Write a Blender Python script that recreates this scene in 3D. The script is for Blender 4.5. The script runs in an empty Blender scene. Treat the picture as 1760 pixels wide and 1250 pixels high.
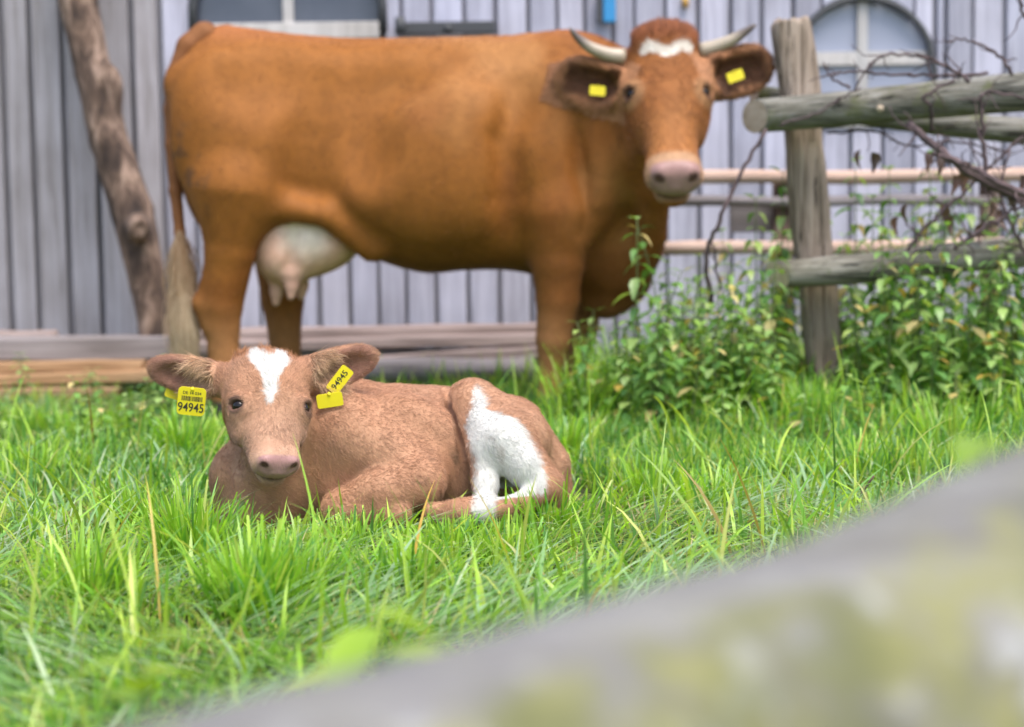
import bpy, math, random
import numpy as np
from mathutils import Vector, Matrix

random.seed(7)
RNG = np.random.default_rng(7)
SC = bpy.context.scene
COL = SC.collection

# ------------------------------------------------------------------ camera
CAM_H, F_PX, W_PX, H_PX = 0.66, 2933.0, 1760.0, 1250.0
PITCH, ROLL = math.atan(244 / F_PX), math.radians(0.8)
_f = np.array([0, math.cos(PITCH), -math.sin(PITCH)])
_r0 = np.array([1.0, 0, 0])
_u0 = np.array([0, math.sin(PITCH), math.cos(PITCH)])
_r = math.cos(ROLL) * _r0 - math.sin(ROLL) * _u0
_u = math.sin(ROLL) * _r0 + math.cos(ROLL) * _u0
CAM = np.array([0, 0, CAM_H])
cd = bpy.data.cameras.new('camera')
cam = bpy.data.objects.new('camera', cd)
COL.objects.link(cam)
cam.matrix_world = Matrix(((_r[0], _u[0], -_f[0], CAM[0]), (_r[1], _u[1], -_f[1], CAM[1]),
                           (_r[2], _u[2], -_f[2], CAM[2]), (0, 0, 0, 1)))
cd.sensor_fit = 'HORIZONTAL'
cd.sensor_width = 36.0
cd.lens = 36.0 * F_PX / W_PX
cd.clip_start, cd.clip_end = 0.05, 500
cd.dof.use_dof = True
cd.dof.focus_distance = 3.37
cd.dof.aperture_fstop = 2.45
SC.camera = cam


def P(px, py, Y):
    """a place in the meadow: the point at depth Y that the photograph shows at (px, py)"""
    d = _f + _r * ((px - W_PX / 2) / F_PX) + _u * ((H_PX / 2 - py) / F_PX)
    return CAM + d * (Y / d[1])


# ------------------------------------------------------------------ light
world = bpy.data.worlds.new('World')
SC.world = world
world.use_nodes = True
wn = world.node_tree.nodes
wl = world.node_tree.links
bg = wn['Background']
sky = wn.new('ShaderNodeTexSky')
sky.sky_type = 'NISHITA'
sky.sun_disc = False
SUN_EL, SUN_AZ = math.radians(66), math.radians(150)   # azimuth from +Y towards +X
sky.sun_elevation, sky.sun_rotation = SUN_EL, SUN_AZ
sky.dust_density, sky.air_density, sky.ozone_density = 3.0, 1.0, 1.0
wl.new(sky.outputs['Color'], bg.inputs['Color'])
bg.inputs['Strength'].default_value = 0.15
sd = bpy.data.lights.new('sun', 'SUN')
sd.energy, sd.angle, sd.color = 1.5, math.radians(35), (1, 0.96, 0.90)
sun = bpy.data.objects.new('sun', sd)
COL.objects.link(sun)
_sv = Vector((math.sin(SUN_AZ) * math.cos(SUN_EL), math.cos(SUN_AZ) * math.cos(SUN_EL), math.sin(SUN_EL)))
sun.rotation_euler = _sv.to_track_quat('Z', 'Y').to_euler()
sun.location = (0, 0, 6)
SC.view_settings.view_transform = 'Standard'
SC.view_settings.look = 'None'
SC.view_settings.gamma = 1.0
SC.view_settings.use_curve_mapping = False
SC.view_settings.exposure = 1.25
SC.cycles.use_denoising = True
SC.cycles.max_bounces = 8
SC.cycles.transparent_max_bounces = 8
SC.cycles_curves.shape = 'RIBBONS'


# ------------------------------------------------------------------ helpers
def tag(o, label=None, cat=None, group=None, kind=None):
    if label: o['label'] = label
    if cat: o['category'] = cat
    if group: o['group'] = group
    if kind or cat: o['kind'] = kind or 'thing'
    return o


def link(name, data, parent=None):
    o = bpy.data.objects.new(name, data)
    COL.objects.link(o)
    if parent is not None: o.parent = parent
    return o


def empty(name, loc=(0, 0, 0), rz=0.0):
    o = link(name, None)
    o.empty_display_size = 0.1
    o.location = loc
    o.rotation_euler = (0, 0, rz)
    return o


def raw_mesh(name, verts, faces, mat=None, smooth=True):
    """verts (n,3), faces (m,k) as arrays (all faces the same size)"""
    me = bpy.data.meshes.new(name)
    verts = np.ascontiguousarray(verts, dtype=np.float32)
    faces = np.ascontiguousarray(faces, dtype=np.int32)
    m, k = faces.shape
    me.vertices.add(len(verts))
    me.vertices.foreach_set('co', verts.ravel())
    me.loops.add(m * k)
    me.loops.foreach_set('vertex_index', faces.ravel())
    me.polygons.add(m)
    me.polygons.foreach_set('loop_start', np.arange(0, m * k, k, dtype=np.int32))
    me.update(calc_edges=True)
    me.validate()
    me.polygons.foreach_set('use_smooth', np.full(len(me.polygons), smooth))
    if mat: me.materials.append(mat)
    return me


def add_color(me, rgb, name='col', alpha=None):
    a = me.attributes.new(name, 'FLOAT_COLOR', 'POINT')
    c = np.ones((len(rgb), 4), dtype=np.float32)
    c[:, :3] = rgb
    if alpha is not None: c[:, 3] = alpha
    a.data.foreach_set('color', c.ravel())


def _hash(ix, iy, iz, seed):
    n = (ix.astype(np.int64) * 374761393 + iy.astype(np.int64) * 668265263 + iz.astype(np.int64) * 2147483647 + seed * 974711)
    n = (n ^ (n >> 13)) * 1274126177
    n = n ^ (n >> 16)
    return (n & 0xffff).astype(np.float64) / 65535.0


def noise3(p, scale=1.0, seed=0):
    q = np.asarray(p, dtype=np.float64) * scale
    i = np.floor(q).astype(np.int64)
    f = q - i
    f = f * f * (3 - 2 * f)
    out = 0
    for dx in (0, 1):
        for dy in (0, 1):
            for dz in (0, 1):
                w = (f[:, 0] if dx else 1 - f[:, 0]) * (f[:, 1] if dy else 1 - f[:, 1]) * (f[:, 2] if dz else 1 - f[:, 2])
                out = out + w * _hash(i[:, 0] + dx, i[:, 1] + dy, i[:, 2] + dz, seed)
    return out * 2 - 1


def fbm(p, scale=1.0, seed=0, oct=3):
    s, a, t = 0, 1.0, 0
    for o in range(oct):
        s = s + a * noise3(p, scale * 2 ** o, seed + o * 17)
        t += a
        a *= .5
    return s / t


def sstep(a, b, x):
    t = np.clip((x - a) / (b - a), 0, 1)
    return t * t * (3 - 2 * t)


def nrm(v):
    v = np.asarray(v, float)
    return v / (np.linalg.norm(v, axis=-1, keepdims=True) + 1e-12)


def catmull(xs, ys, n=200):
    """dense smooth samples through the stations"""
    xs, ys = np.asarray(xs, float), np.asarray(ys, float)
    m = np.gradient(ys, xs)
    q = np.linspace(xs[0], xs[-1], n)
    k = np.clip(np.searchsorted(xs, q) - 1, 0, len(xs) - 2)
    h = xs[k + 1] - xs[k]
    t = (q - xs[k]) / h
    y = ((2*t**3 - 3*t**2 + 1) * ys[k] + (t**3 - 2*t**2 + t) * h * m[k] + (-2*t**3 + 3*t**2) * ys[k+1] + (t**3 - t**2) * h * m[k+1])
    return q, y


# ---- materials
class NT:
    def __init__(self, name):
        self.m = bpy.data.materials.new(name)
        self.m.use_nodes = True
        self.n = self.m.node_tree.nodes
        self.l = self.m.node_tree.links
        self.b = self.n['Principled BSDF']
        self.out = self.n['Material Output']

    def node(self, t, **kw):
        x = self.n.new(t)
        for k, v in kw.items():
            if k in x.inputs.keys():
                x.inputs[k].default_value = v
            else:
                setattr(x, k, v)
        return x

    def noise(self, scale, detail=4, rough=.55, coord=None, vec_scale=None, dist=0.0):
        t = self.node('ShaderNodeTexNoise')
        t.inputs['Scale'].default_value = scale
        t.inputs['Detail'].default_value = detail
        t.inputs['Roughness'].default_value = rough
        t.inputs['Distortion'].default_value = dist
        if coord is None: coord = self.node('ShaderNodeTexCoord').outputs['Object']
        if vec_scale:
            mp = self.node('ShaderNodeMapping')
            mp.inputs['Scale'].default_value = vec_scale
            self.l.new(coord, mp.inputs['Vector'])
            coord = mp.outputs['Vector']
        self.l.new(coord, t.inputs['Vector'])
        return t.outputs['Fac']

    def ramp(self, fac, stops):
        r = self.node('ShaderNodeValToRGB')
        e = r.color_ramp.elements
        while len(e) < len(stops): e.new(0.5)
        for x, (p, c) in zip(e, stops):
            x.position = p
            x.color = (*c, 1) if len(c) == 3 else c
        self.l.new(fac, r.inputs['Fac'])
        return r.outputs['Color']

    def mix(self, a, b, fac, mode='MIX'):
        x = self.node('ShaderNodeMix', data_type='RGBA', blend_type=mode)
        for s, v in ((x.inputs[6], a), (x.inputs[7], b), (x.inputs[0], fac)):
            if isinstance(v, (tuple, list)): s.default_value = (*v, 1)
            elif isinstance(v, (int, float)): s.default_value = v
            else: self.l.new(v, s)
        return x.outputs[2]

    def bump(self, h, strength=.3, dist=.01):
        b = self.node('ShaderNodeBump')
        b.inputs['Strength'].default_value = strength
        b.inputs['Distance'].default_value = dist
        self.l.new(h, b.inputs['Height'])
        self.l.new(b.outputs['Normal'], self.b.inputs['Normal'])

    def color(self, c):
        if isinstance(c, (tuple, list)): self.b.inputs['Base Color'].default_value = (*c, 1)
        else: self.l.new(c, self.b.inputs['Base Color'])

    def set(self, **kw):
        for k, v in kw.items(): self.b.inputs[k.replace('_', ' ')].default_value = v
        return self


def simple_mat(name, c, rough=.6, spec=.5):
    n = NT(name)
    n.color(c)
    n.set(Roughness=rough)
    n.b.inputs['Specular IOR Level'].default_value = spec
    return n.m


def wood_mat(name, dark, mid, light, axis='Z', rough=.85, lichen=None, scale=1.0, crack=.5, streak=0.0):
    n = NT(name)
    oi = n.node('ShaderNodeObjectInfo')
    tc = n.node('ShaderNodeTexCoord')
    add = n.node('ShaderNodeVectorMath', operation='ADD')
    n.l.new(tc.outputs['Object'], add.inputs[0])
    sc_ = n.node('ShaderNodeVectorMath', operation='SCALE')
    comb = n.node('ShaderNodeCombineXYZ')
    for i in range(3): n.l.new(oi.outputs['Random'], comb.inputs[i])
    n.l.new(comb.outputs[0], sc_.inputs[0])
    sc_.inputs['Scale'].default_value = 37.0
    n.l.new(sc_.outputs[0], add.inputs[1])
    co = add.outputs[0]
    st = {'X': (.05, 1, 1), 'Y': (1, .05, 1), 'Z': (1, 1, .05)}[axis]
    g = n.noise(38 * scale, 6, .65, co, st, .4)
    big = n.noise(2.2 * scale, 3, .5, co)
    c = n.ramp(g, [(.28, dark), (.5, mid), (.74, light)])
    c2 = n.ramp(big, [(.3, (.72, .70, .68)), (.7, (1.12, 1.12, 1.14))])
    c = n.mix(c, c2, .8, 'MULTIPLY')
    rnd = n.ramp(oi.outputs['Random'], [(0, (.78, .78, .78)), (.5, (1, 1, 1)), (1, (1.12, 1.09, 1.05))])
    c = n.mix(c, rnd, .8, 'MULTIPLY')
    if streak:
        sf = n.noise(30 * scale, 5, .7, co, tuple(x if x == 1 else .04 for x in st), .6)
        c = n.mix(c, tuple(x*.35 for x in dark), n.ramp(sf, [(streak, (1, 1, 1)), (streak + .07, (0, 0, 0))]))
    if lichen:
        lf = n.noise(lichen[1], 4, .6, co)
        lm = n.ramp(lf, [(lichen[2], (0, 0, 0)), (lichen[2] + .1, (1, 1, 1))])
        c = n.mix(c, lichen[0], lm)
    n.color(c)
    n.set(Roughness=rough)
    n.b.inputs['Specular IOR Level'].default_value = .25
    n.bump(g, crack, .006)
    return n.m


# ---- parts made of simple solids
class MB:
    """collects solids; build() links them as ONE mesh object"""
    def __init__(self):
        self.v, self.f, self.n = [], [], 0

    def add(self, verts, faces):
        self.v.append(np.asarray(verts, float))
        self.f += [tuple(i + self.n for i in f) for f in faces]
        self.n += len(verts)
        return self

    def box(self, lo, hi):
        (a, b, c), (d, e, f) = lo, hi
        return self.add([(a, b, c), (d, b, c), (d, e, c), (a, e, c), (a, b, f), (d, b, f), (d, e, f), (a, e, f)],
                        [(0, 3, 2, 1), (4, 5, 6, 7), (0, 1, 5, 4), (1, 2, 6, 5), (2, 3, 7, 6), (3, 0, 4, 7)])

    def tube(self, pts, rad, seg=8, cap=True, flat=1.0, jitter=0.0, seed=0):
        pts = np.asarray(pts, float)
        rad = np.broadcast_to(np.asarray(rad, float), (len(pts),))
        d = nrm(np.gradient(pts, axis=0))
        up = np.array([0, 0, 1.0]) if abs(d[0][2]) < .9 else np.array([0, 1.0, 0])
        a = nrm(np.cross(d[0], up))
        V = []
        g = np.random.default_rng(seed)
        for i in range(len(pts)):
            a = nrm(a - d[i] * np.dot(a, d[i]))
            b = np.cross(d[i], a)
            th = np.arange(seg) * 2 * np.pi / seg
            rr = rad[i] * (1 + (g.random(seg) - .5) * 2 * jitter)
            V.append(pts[i] + rr[:, None] * (np.cos(th)[:, None] * a + flat * np.sin(th)[:, None] * b))
        V = np.concatenate(V)
        F = []
        for i in range(len(pts) - 1):
            for j in range(seg):
                k = (j + 1) % seg
                F.append((i*seg + j, i*seg + k, (i+1)*seg + k, (i+1)*seg + j))
        if cap:
            F.append(tuple(range(seg))[::-1])
            F.append(tuple((len(pts) - 1)*seg + j for j in range(seg)))
        return self.add(V, F)

    def mesh(self, name, mat=None, smooth=False, recalc=True):
        me = bpy.data.meshes.new(name)
        me.from_pydata(np.concatenate(self.v).tolist(), [], self.f)
        if mat: me.materials.append(mat)
        for p in me.polygons: p.use_smooth = smooth
        me.update()
        return me

    def build(self, name, mat=None, parent=None, smooth=False):
        return link(name, self.mesh(name, mat, smooth), parent)


def bevel(o, w=.004, seg=2):
    m = o.modifiers.new('bevel', 'BEVEL')
    m.width, m.segments, m.limit_method, m.angle_limit = w, seg, 'ANGLE', math.radians(40)
    return o


# ------------------------------------------------------------------ smooth solids (animals) as blended distance fields
class Field:
    def __init__(self):
        self.ops = []

    def _add(self, fn, lo, hi, k, op):
        self.ops.append((fn, np.asarray(lo, float), np.asarray(hi, float), k, op))

    def cap(self, p, q, r1, r2, k=.03, op='u', flat=None):
        """tapered limb from p to q; flat = (direction, factor) squashes it"""
        p, q = np.asarray(p, float), np.asarray(q, float)
        ba = q - p
        bb = ba @ ba
        fl = None
        if flat: fl = (nrm(flat[0]), flat[1])

        def fn(X):
            d = X - p
            h = np.clip(d @ ba / bb, 0, 1)
            d = d - h[:, None] * ba
            if fl is not None:
                s = d @ fl[0]
                d = d + np.outer(s * (1 / fl[1] - 1), fl[0])
            return np.linalg.norm(d, axis=1) - (r1 + (r2 - r1) * h)
        R = max(r1, r2) * (max(1, flat[1]) if flat else 1)
        self._add(fn, np.minimum(p, q) - R, np.maximum(p, q) + R, k, op)
        return self

    def chain(self, pts, rads, k=.03, op='u', flat=None):
        sub_ = Field()
        for i in range(len(pts) - 1):
            sub_.cap(pts[i], pts[i+1], rads[i], rads[i+1], k, op, flat)
        fns = [o[0] for o in sub_.ops]
        j = .012

        def fn(X):
            d = fns[0](X)
            for q in fns[1:]:
                e = q(X)
                h = np.maximum(j - np.abs(d - e), 0) / j
                d = np.minimum(d, e) - h*h*j/4
            return d
        self._add(fn, np.min([o[1] for o in sub_.ops], 0), np.max([o[2] for o in sub_.ops], 0), k, op)
        return self

    def ell(self, c, r, axes=None, k=.03, op='u'):
        c, r = np.asarray(c, float), np.asarray(r, float)
        A = np.eye(3) if axes is None else np.asarray(axes, float)     # rows: local axes
        R = r.max()

        def fn(X):
            d = (X - c) @ A.T
            k0 = np.linalg.norm(d / r, axis=1)
            k1 = np.linalg.norm(d / (r * r), axis=1) + 1e-9
            return k0 * (k0 - 1) / k1
        self._add(fn, c - R, c + R, k, op)
        return self

    def loft(self, O, A, t, cx, top, bot, hw, egg=None, n=2.0, k=.03, op='u'):
        """body along local axis A[1] from O; A rows: lateral, along, up; stations t"""
        O, A = np.asarray(O, float), np.asarray(A, float)
        T, CX = catmull(t, cx)
        TOP, BOT, HW = catmull(t, top)[1], catmull(t, bot)[1], catmull(t, hw)[1]
        EGG = catmull(t, egg if egg is not None else [0] * len(t))[1]
        HW = np.maximum(HW, .002)

        def fn(X):
            d = (X - O) @ A.T
            y = d[:, 1]
            a, b, w = np.interp(y, T, TOP), np.interp(y, T, BOT), np.interp(y, T, HW)
            hz = np.maximum((a - b) / 2, .002)
            zn = (d[:, 2] - (a + b) / 2) / hz
            w = w * (1 + np.interp(y, T, EGG) * np.clip(zn, -1, 1))
            xn = (d[:, 0] - np.interp(y, T, CX)) / w
            rho = (np.abs(xn)**n + np.abs(zn)**n)**(1 / n)
            f = (rho - 1) * np.minimum(w, hz)
            over = np.maximum(T[0] - y, y - T[-1])
            return np.maximum(f, over)
        pts = []
        for tt, c_, a_, b_, w_ in zip(T[::10].tolist() + [T[-1]], CX[::10].tolist() + [CX[-1]], TOP[::10].tolist() + [TOP[-1]], BOT[::10].tolist() + [BOT[-1]], HW[::10].tolist() + [HW[-1]]):
            for sx in (-1.3, 1.3):
                for z in (a_, b_): pts.append(O + A.T @ np.array([c_ + sx * w_, tt, z]))
        pts = np.array(pts)
        self._add(fn, pts.min(0), pts.max(0), k, op)
        return self

    def mesh(self, h, smooth_it=3):
        lo = np.min([o[1] for o in self.ops if o[4] == 'u'], 0) - 4*h
        hi = np.max([o[2] for o in self.ops if o[4] == 'u'], 0) + 4*h
        n = np.ceil((hi - lo) / h).astype(int) + 1
        f = np.full(n, 1.0)
        ax = [lo[i] + h * np.arange(n[i]) for i in range(3)]
        for fn, a, b, k, op in self.ops:
            pad = k + 4*h
            s = [slice(max(0, int((a[i] - pad - lo[i]) / h)), min(n[i], int((b[i] + pad - lo[i]) / h) + 2)) for i in range(3)]
            g = np.stack(np.meshgrid(ax[0][s[0]], ax[1][s[1]], ax[2][s[2]], indexing='ij'), -1)
            d = fn(g.reshape(-1, 3)).reshape(g.shape[:3])
            c = f[s[0], s[1], s[2]]
            if op == 's':
                d = -d
                hh = np.maximum(k - np.abs(c - d), 0) / k
                f[s[0], s[1], s[2]] = np.maximum(c, d) + hh*hh*k/4
            else:
                hh = np.maximum(k - np.abs(c - d), 0) / k
                f[s[0], s[1], s[2]] = np.minimum(c, d) - hh*hh*k/4
        return surface_nets(f, lo, h, smooth_it)


def surface_nets(f, lo, h, smooth_it):
    s = f < 0
    nx, ny, nz = f.shape
    cnt = np.zeros((nx-1, ny-1, nz-1), np.int8)
    for a in (0, 1):
        for b in (0, 1):
            for c in (0, 1):
                cnt += s[a:nx-1+a, b:ny-1+b, c:nz-1+c]
    act = (cnt > 0) & (cnt < 8)
    idx = np.full(act.shape, -1, np.int64)
    cells = np.argwhere(act)
    idx[act] = np.arange(len(cells))
    acc, num = np.zeros((len(cells), 3)), np.zeros(len(cells))
    for axis in range(3):
        o = [i for i in range(3) if i != axis]
        for a in (0, 1):
            for b in (0, 1):
                p = np.zeros(3, int)
                p[o[0]], p[o[1]] = a, b
                q = p.copy()
                q[axis] = 1
                ip, iq = cells + p, cells + q
                fa, fb = f[ip[:, 0], ip[:, 1], ip[:, 2]], f[iq[:, 0], iq[:, 1], iq[:, 2]]
                m = (fa < 0) != (fb < 0)
                t = fa[m] / (fa[m] - fb[m])
                pt = np.repeat(p[None].astype(float), m.sum(), 0)
                pt[:, axis] += t
                acc[m] += pt
                num[m] += 1
    V = lo + h * (cells + acc / num[:, None])
    F = []
    for axis in range(3):
        u, v = [(1, 2), (2, 0), (0, 1)][axis]
        sl0, sl1 = [slice(1, -1)] * 3, [slice(1, -1)] * 3
        sl0[axis], sl1[axis] = slice(0, -1), slice(1, None)
        s0, s1 = s[tuple(sl0)], s[tuple(sl1)]
        e = np.argwhere(s0 != s1)
        base = e + 1
        base[:, axis] -= 1
        flip = s0[e[:, 0], e[:, 1], e[:, 2]]
        eu, ev = np.eye(3, dtype=int)[u], np.eye(3, dtype=int)[v]
        q = [base - eu - ev, base - ev, base, base - eu]
        q = np.stack([idx[x[:, 0], x[:, 1], x[:, 2]] for x in q], 1)
        q[~flip] = q[~flip][:, ::-1]
        F.append(q)
    F = np.concatenate(F)
    F = F[(F >= 0).all(1)]
    E = np.concatenate([F[:, [0, 1]], F[:, [1, 2]], F[:, [2, 3]], F[:, [3, 0]]])
    deg = np.bincount(E[:, 0], minlength=len(V)) + np.bincount(E[:, 1], minlength=len(V))
    for lam in (.5, -.35) * smooth_it:
        avg = np.stack([np.bincount(E[:, 0], V[E[:, 1], i], len(V)) + np.bincount(E[:, 1], V[E[:, 0], i], len(V)) for i in range(3)], 1) / np.maximum(deg, 1)[:, None]
        V = V + lam * (avg - V)
    return V, F


def vert_normals(V, F):
    a = V[F[:, 2]] - V[F[:, 0]]
    b = V[F[:, 3]] - V[F[:, 1]]
    n = np.cross(a, b)
    N = np.stack([sum(np.bincount(F[:, j], n[:, i], len(V)) for j in range(4)) for i in range(3)], 1)
    return nrm(N)


def fur(name, V, F, N, weight, flow, length, color, count, radius, parent, mat, lift=.35, seed=1, jit=.25, npts=4, amp=.25):
    """hair strands on a mesh: weight, length per vertex; flow (n,3) lay of the coat; color (n,3)"""
    g = np.random.default_rng(seed)
    T = np.concatenate([F[:, [0, 1, 2]], F[:, [0, 2, 3]]])
    ar = np.linalg.norm(np.cross(V[T[:, 1]] - V[T[:, 0]], V[T[:, 2]] - V[T[:, 0]]), axis=1) * weight[T].mean(1)
    ti = np.searchsorted(np.cumsum(ar) / ar.sum(), g.random(count))
    ti = np.clip(ti, 0, len(T) - 1)
    u = g.random((count, 2))
    m = u.sum(1) > 1
    u[m] = 1 - u[m]
    w = np.stack([1 - u.sum(1), u[:, 0], u[:, 1]], 1)
    tv = T[ti]
    ip = lambda A: (A[tv] * (w[:, :, None] if A.ndim == 2 else w)).sum(1)
    R, n, fl, L, C = ip(V), nrm(ip(N)), ip(flow), ip(length), ip(color)
    fl = fl - n * (fl * n).sum(1)[:, None]
    fl = nrm(fl)
    side = np.cross(n, fl)
    clump = fbm(R, 55, seed + 3, 2)
    fl = nrm(fl + side * (clump * .55 + g.normal(0, jit, count))[:, None])
    lf = lift * (1 + .5 * g.normal(0, 1, count))
    L = L * (.65 + .7 * g.random(count)) * (1 + .35 * fbm(R, 40, seed + 9, 1))
    pts = []
    for i in range(npts):
        t = i / (npts - 1)
        up = lf * (t - .45 * t * t)
        pts.append(R - n * .0015 * (1 - t) + L[:, None] * (fl * (t * (1 - .15 * t)) + n * up[:, None]))
    pos = np.stack(pts, 1).reshape(-1, 3)
    cv = bpy.data.hair_curves.new(name)
    cv.add_curves([npts] * count)
    cv.position_data.foreach_set('vector', pos.astype(np.float32).ravel())
    ra = cv.attributes.get('radius') or cv.attributes.new('radius', 'FLOAT', 'POINT')
    rad = np.tile(np.linspace(1, .15, npts), count) * radius
    ra.data.foreach_set('value', rad.astype(np.float32))
    a = cv.attributes.new('col', 'FLOAT_COLOR', 'CURVE')
    c4 = np.ones((count, 4), np.float32)
    jamp = amp * (1 - .8 * sstep(.3, .5, C[:, 2]))
    c4[:, :3] = np.clip(C * (1 + jamp * g.normal(0, 1, count))[:, None] * (1 + .64 * jamp * clump)[:, None], .003, .95)
    a.data.foreach_set('color', c4.ravel())
    cv.materials.append(mat)
    o = link(name, cv, parent)
    o['kind'] = 'stuff'
    return o


def coat_mat(name, rough=.62, bump_scale=220, sheen=.0):
    n = NT(name)
    a = n.node('ShaderNodeAttribute', attribute_name='col')
    co = n.node('ShaderNodeTexCoord').outputs['Object']
    f1 = n.noise(26, 4, .6, co)
    c = n.mix(a.outputs['Color'], n.ramp(f1, [(.3, (.84, .82, .8)), (.7, (1.1, 1.1, 1.1))]), .8, 'MULTIPLY')
    n.color(c)
    rr = n.node('ShaderNodeMapRange')
    rr.inputs['To Min'].default_value, rr.inputs['To Max'].default_value = .28, rough
    n.l.new(a.outputs['Alpha'], rr.inputs['Value'])
    n.l.new(rr.outputs[0], n.b.inputs['Roughness'])
    n.b.inputs['Specular IOR Level'].default_value = .16
    n.b.inputs['Sheen Weight'].default_value = sheen
    n.b.inputs['Sheen Roughness'].default_value = .5
    n.bump(n.noise(bump_scale, 4, .6, co, (1, 1, .35)), .35, .004)
    return n.m


def hair_mat(name):
    n = NT(name)
    a = n.node('ShaderNodeAttribute', attribute_name='col')
    n.color(a.outputs['Color'])
    n.set(Roughness=.55)
    n.b.inputs['Specular IOR Level'].default_value = .35
    return n.m


M_COAT = coat_mat('coat')
M_HAIR = hair_mat('coat_hair')
M_EYE = simple_mat('dark_eye', (.010, .007, .006), .10, .35)


# ================================================================== SETTING
def ground_z(x, y):
    x, y = np.asarray(x, float), np.asarray(y, float)
    p = np.stack([x, y, 0*x], -1).reshape(-1, 3)
    z = (.018 * fbm(p, 2.2, 90, 2)).reshape(x.shape)
    z = z + .11 * sstep(.35, 1.1, x) * sstep(4.5, 5.6, y)
    return z * sstep(12, 9, np.abs(y - 4) + np.abs(x) * .6)


def build_ground():
    xs = np.concatenate([[-90, -30, -12], np.linspace(-6, 6, 121), [12, 30, 90]])
    ys = np.concatenate([[-60, -20, -6], np.linspace(-2, 9, 111), [20, 60, 120]])
    gx, gy = np.meshgrid(xs, ys, indexing='ij')
    V = np.stack([gx, gy, ground_z(gx, gy)], -1).reshape(-1, 3)
    n, m = len(xs), len(ys)
    i, j = np.meshgrid(np.arange(n - 1), np.arange(m - 1), indexing='ij')
    a = (i*m + j).ravel()
    F = np.stack([a, a + m, a + m + 1, a + 1], 1)
    g = NT('meadow_soil')
    co = g.node('ShaderNodeTexCoord').outputs['Object']
    c = g.ramp(g.noise(9, 5, .6, co), [(.3, (.05, .06, .02)), (.55, (.09, .11, .032)), (.75, (.15, .14, .06))])
    c = g.mix(c, (.16, .13, .07), g.ramp(g.noise(60, 4, .7, co), [(.55, (0, 0, 0)), (.72, (.7, .7, .7))]))
    g.color(c)
    g.set(Roughness=.95)
    g.bump(g.noise(70, 5, .65, co), .8, .02)
    o = link('ground', raw_mesh('ground', V, F, g.m))
    o['kind'] = 'structure'


build_ground()

WY = 7.40                                             # face of the barn
M_BOARD = wood_mat('weathered_board', (.29, .29, .345), (.44, .44, .525), (.54, .54, .625), 'Z', .85, crack=.35)
M_BOARD_L = wood_mat('brown_grey_board', (.23, .21, .205), (.37, .35, .365), (.45, .435, .46), 'Z', .85, crack=.4)
M_BACK = wood_mat('recessed_board', (.17, .17, .19), (.26, .26, .295), (.33, .33, .37), 'Z', .9)
M_FRAMEW = wood_mat('pale_window_bar', (.40, .38, .36), (.52, .50, .48), (.60, .58, .56), 'Z', .7)
M_IRON = simple_mat('dark_iron', (.05, .052, .055), .6)
M_GLASS_D = NT('dark_pane')
M_GLASS_D.color(M_GLASS_D.mix((.045, .055, .08), (.10, .11, .14), M_GLASS_D.noise(6, 4)))
M_GLASS_D.set(Roughness=.18)
M_GLASS_D = M_GLASS_D.m
M_GLASS_L = NT('sky_tint_pane')
M_GLASS_L.color(M_GLASS_L.mix((.27, .295, .385), (.36, .38, .46), M_GLASS_L.noise(5, 4)))  # sky reflection put into the pane colour as a pale grey-blue
M_GLASS_L.set(Roughness=.22)
M_GLASS_L = M_GLASS_L.m


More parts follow.
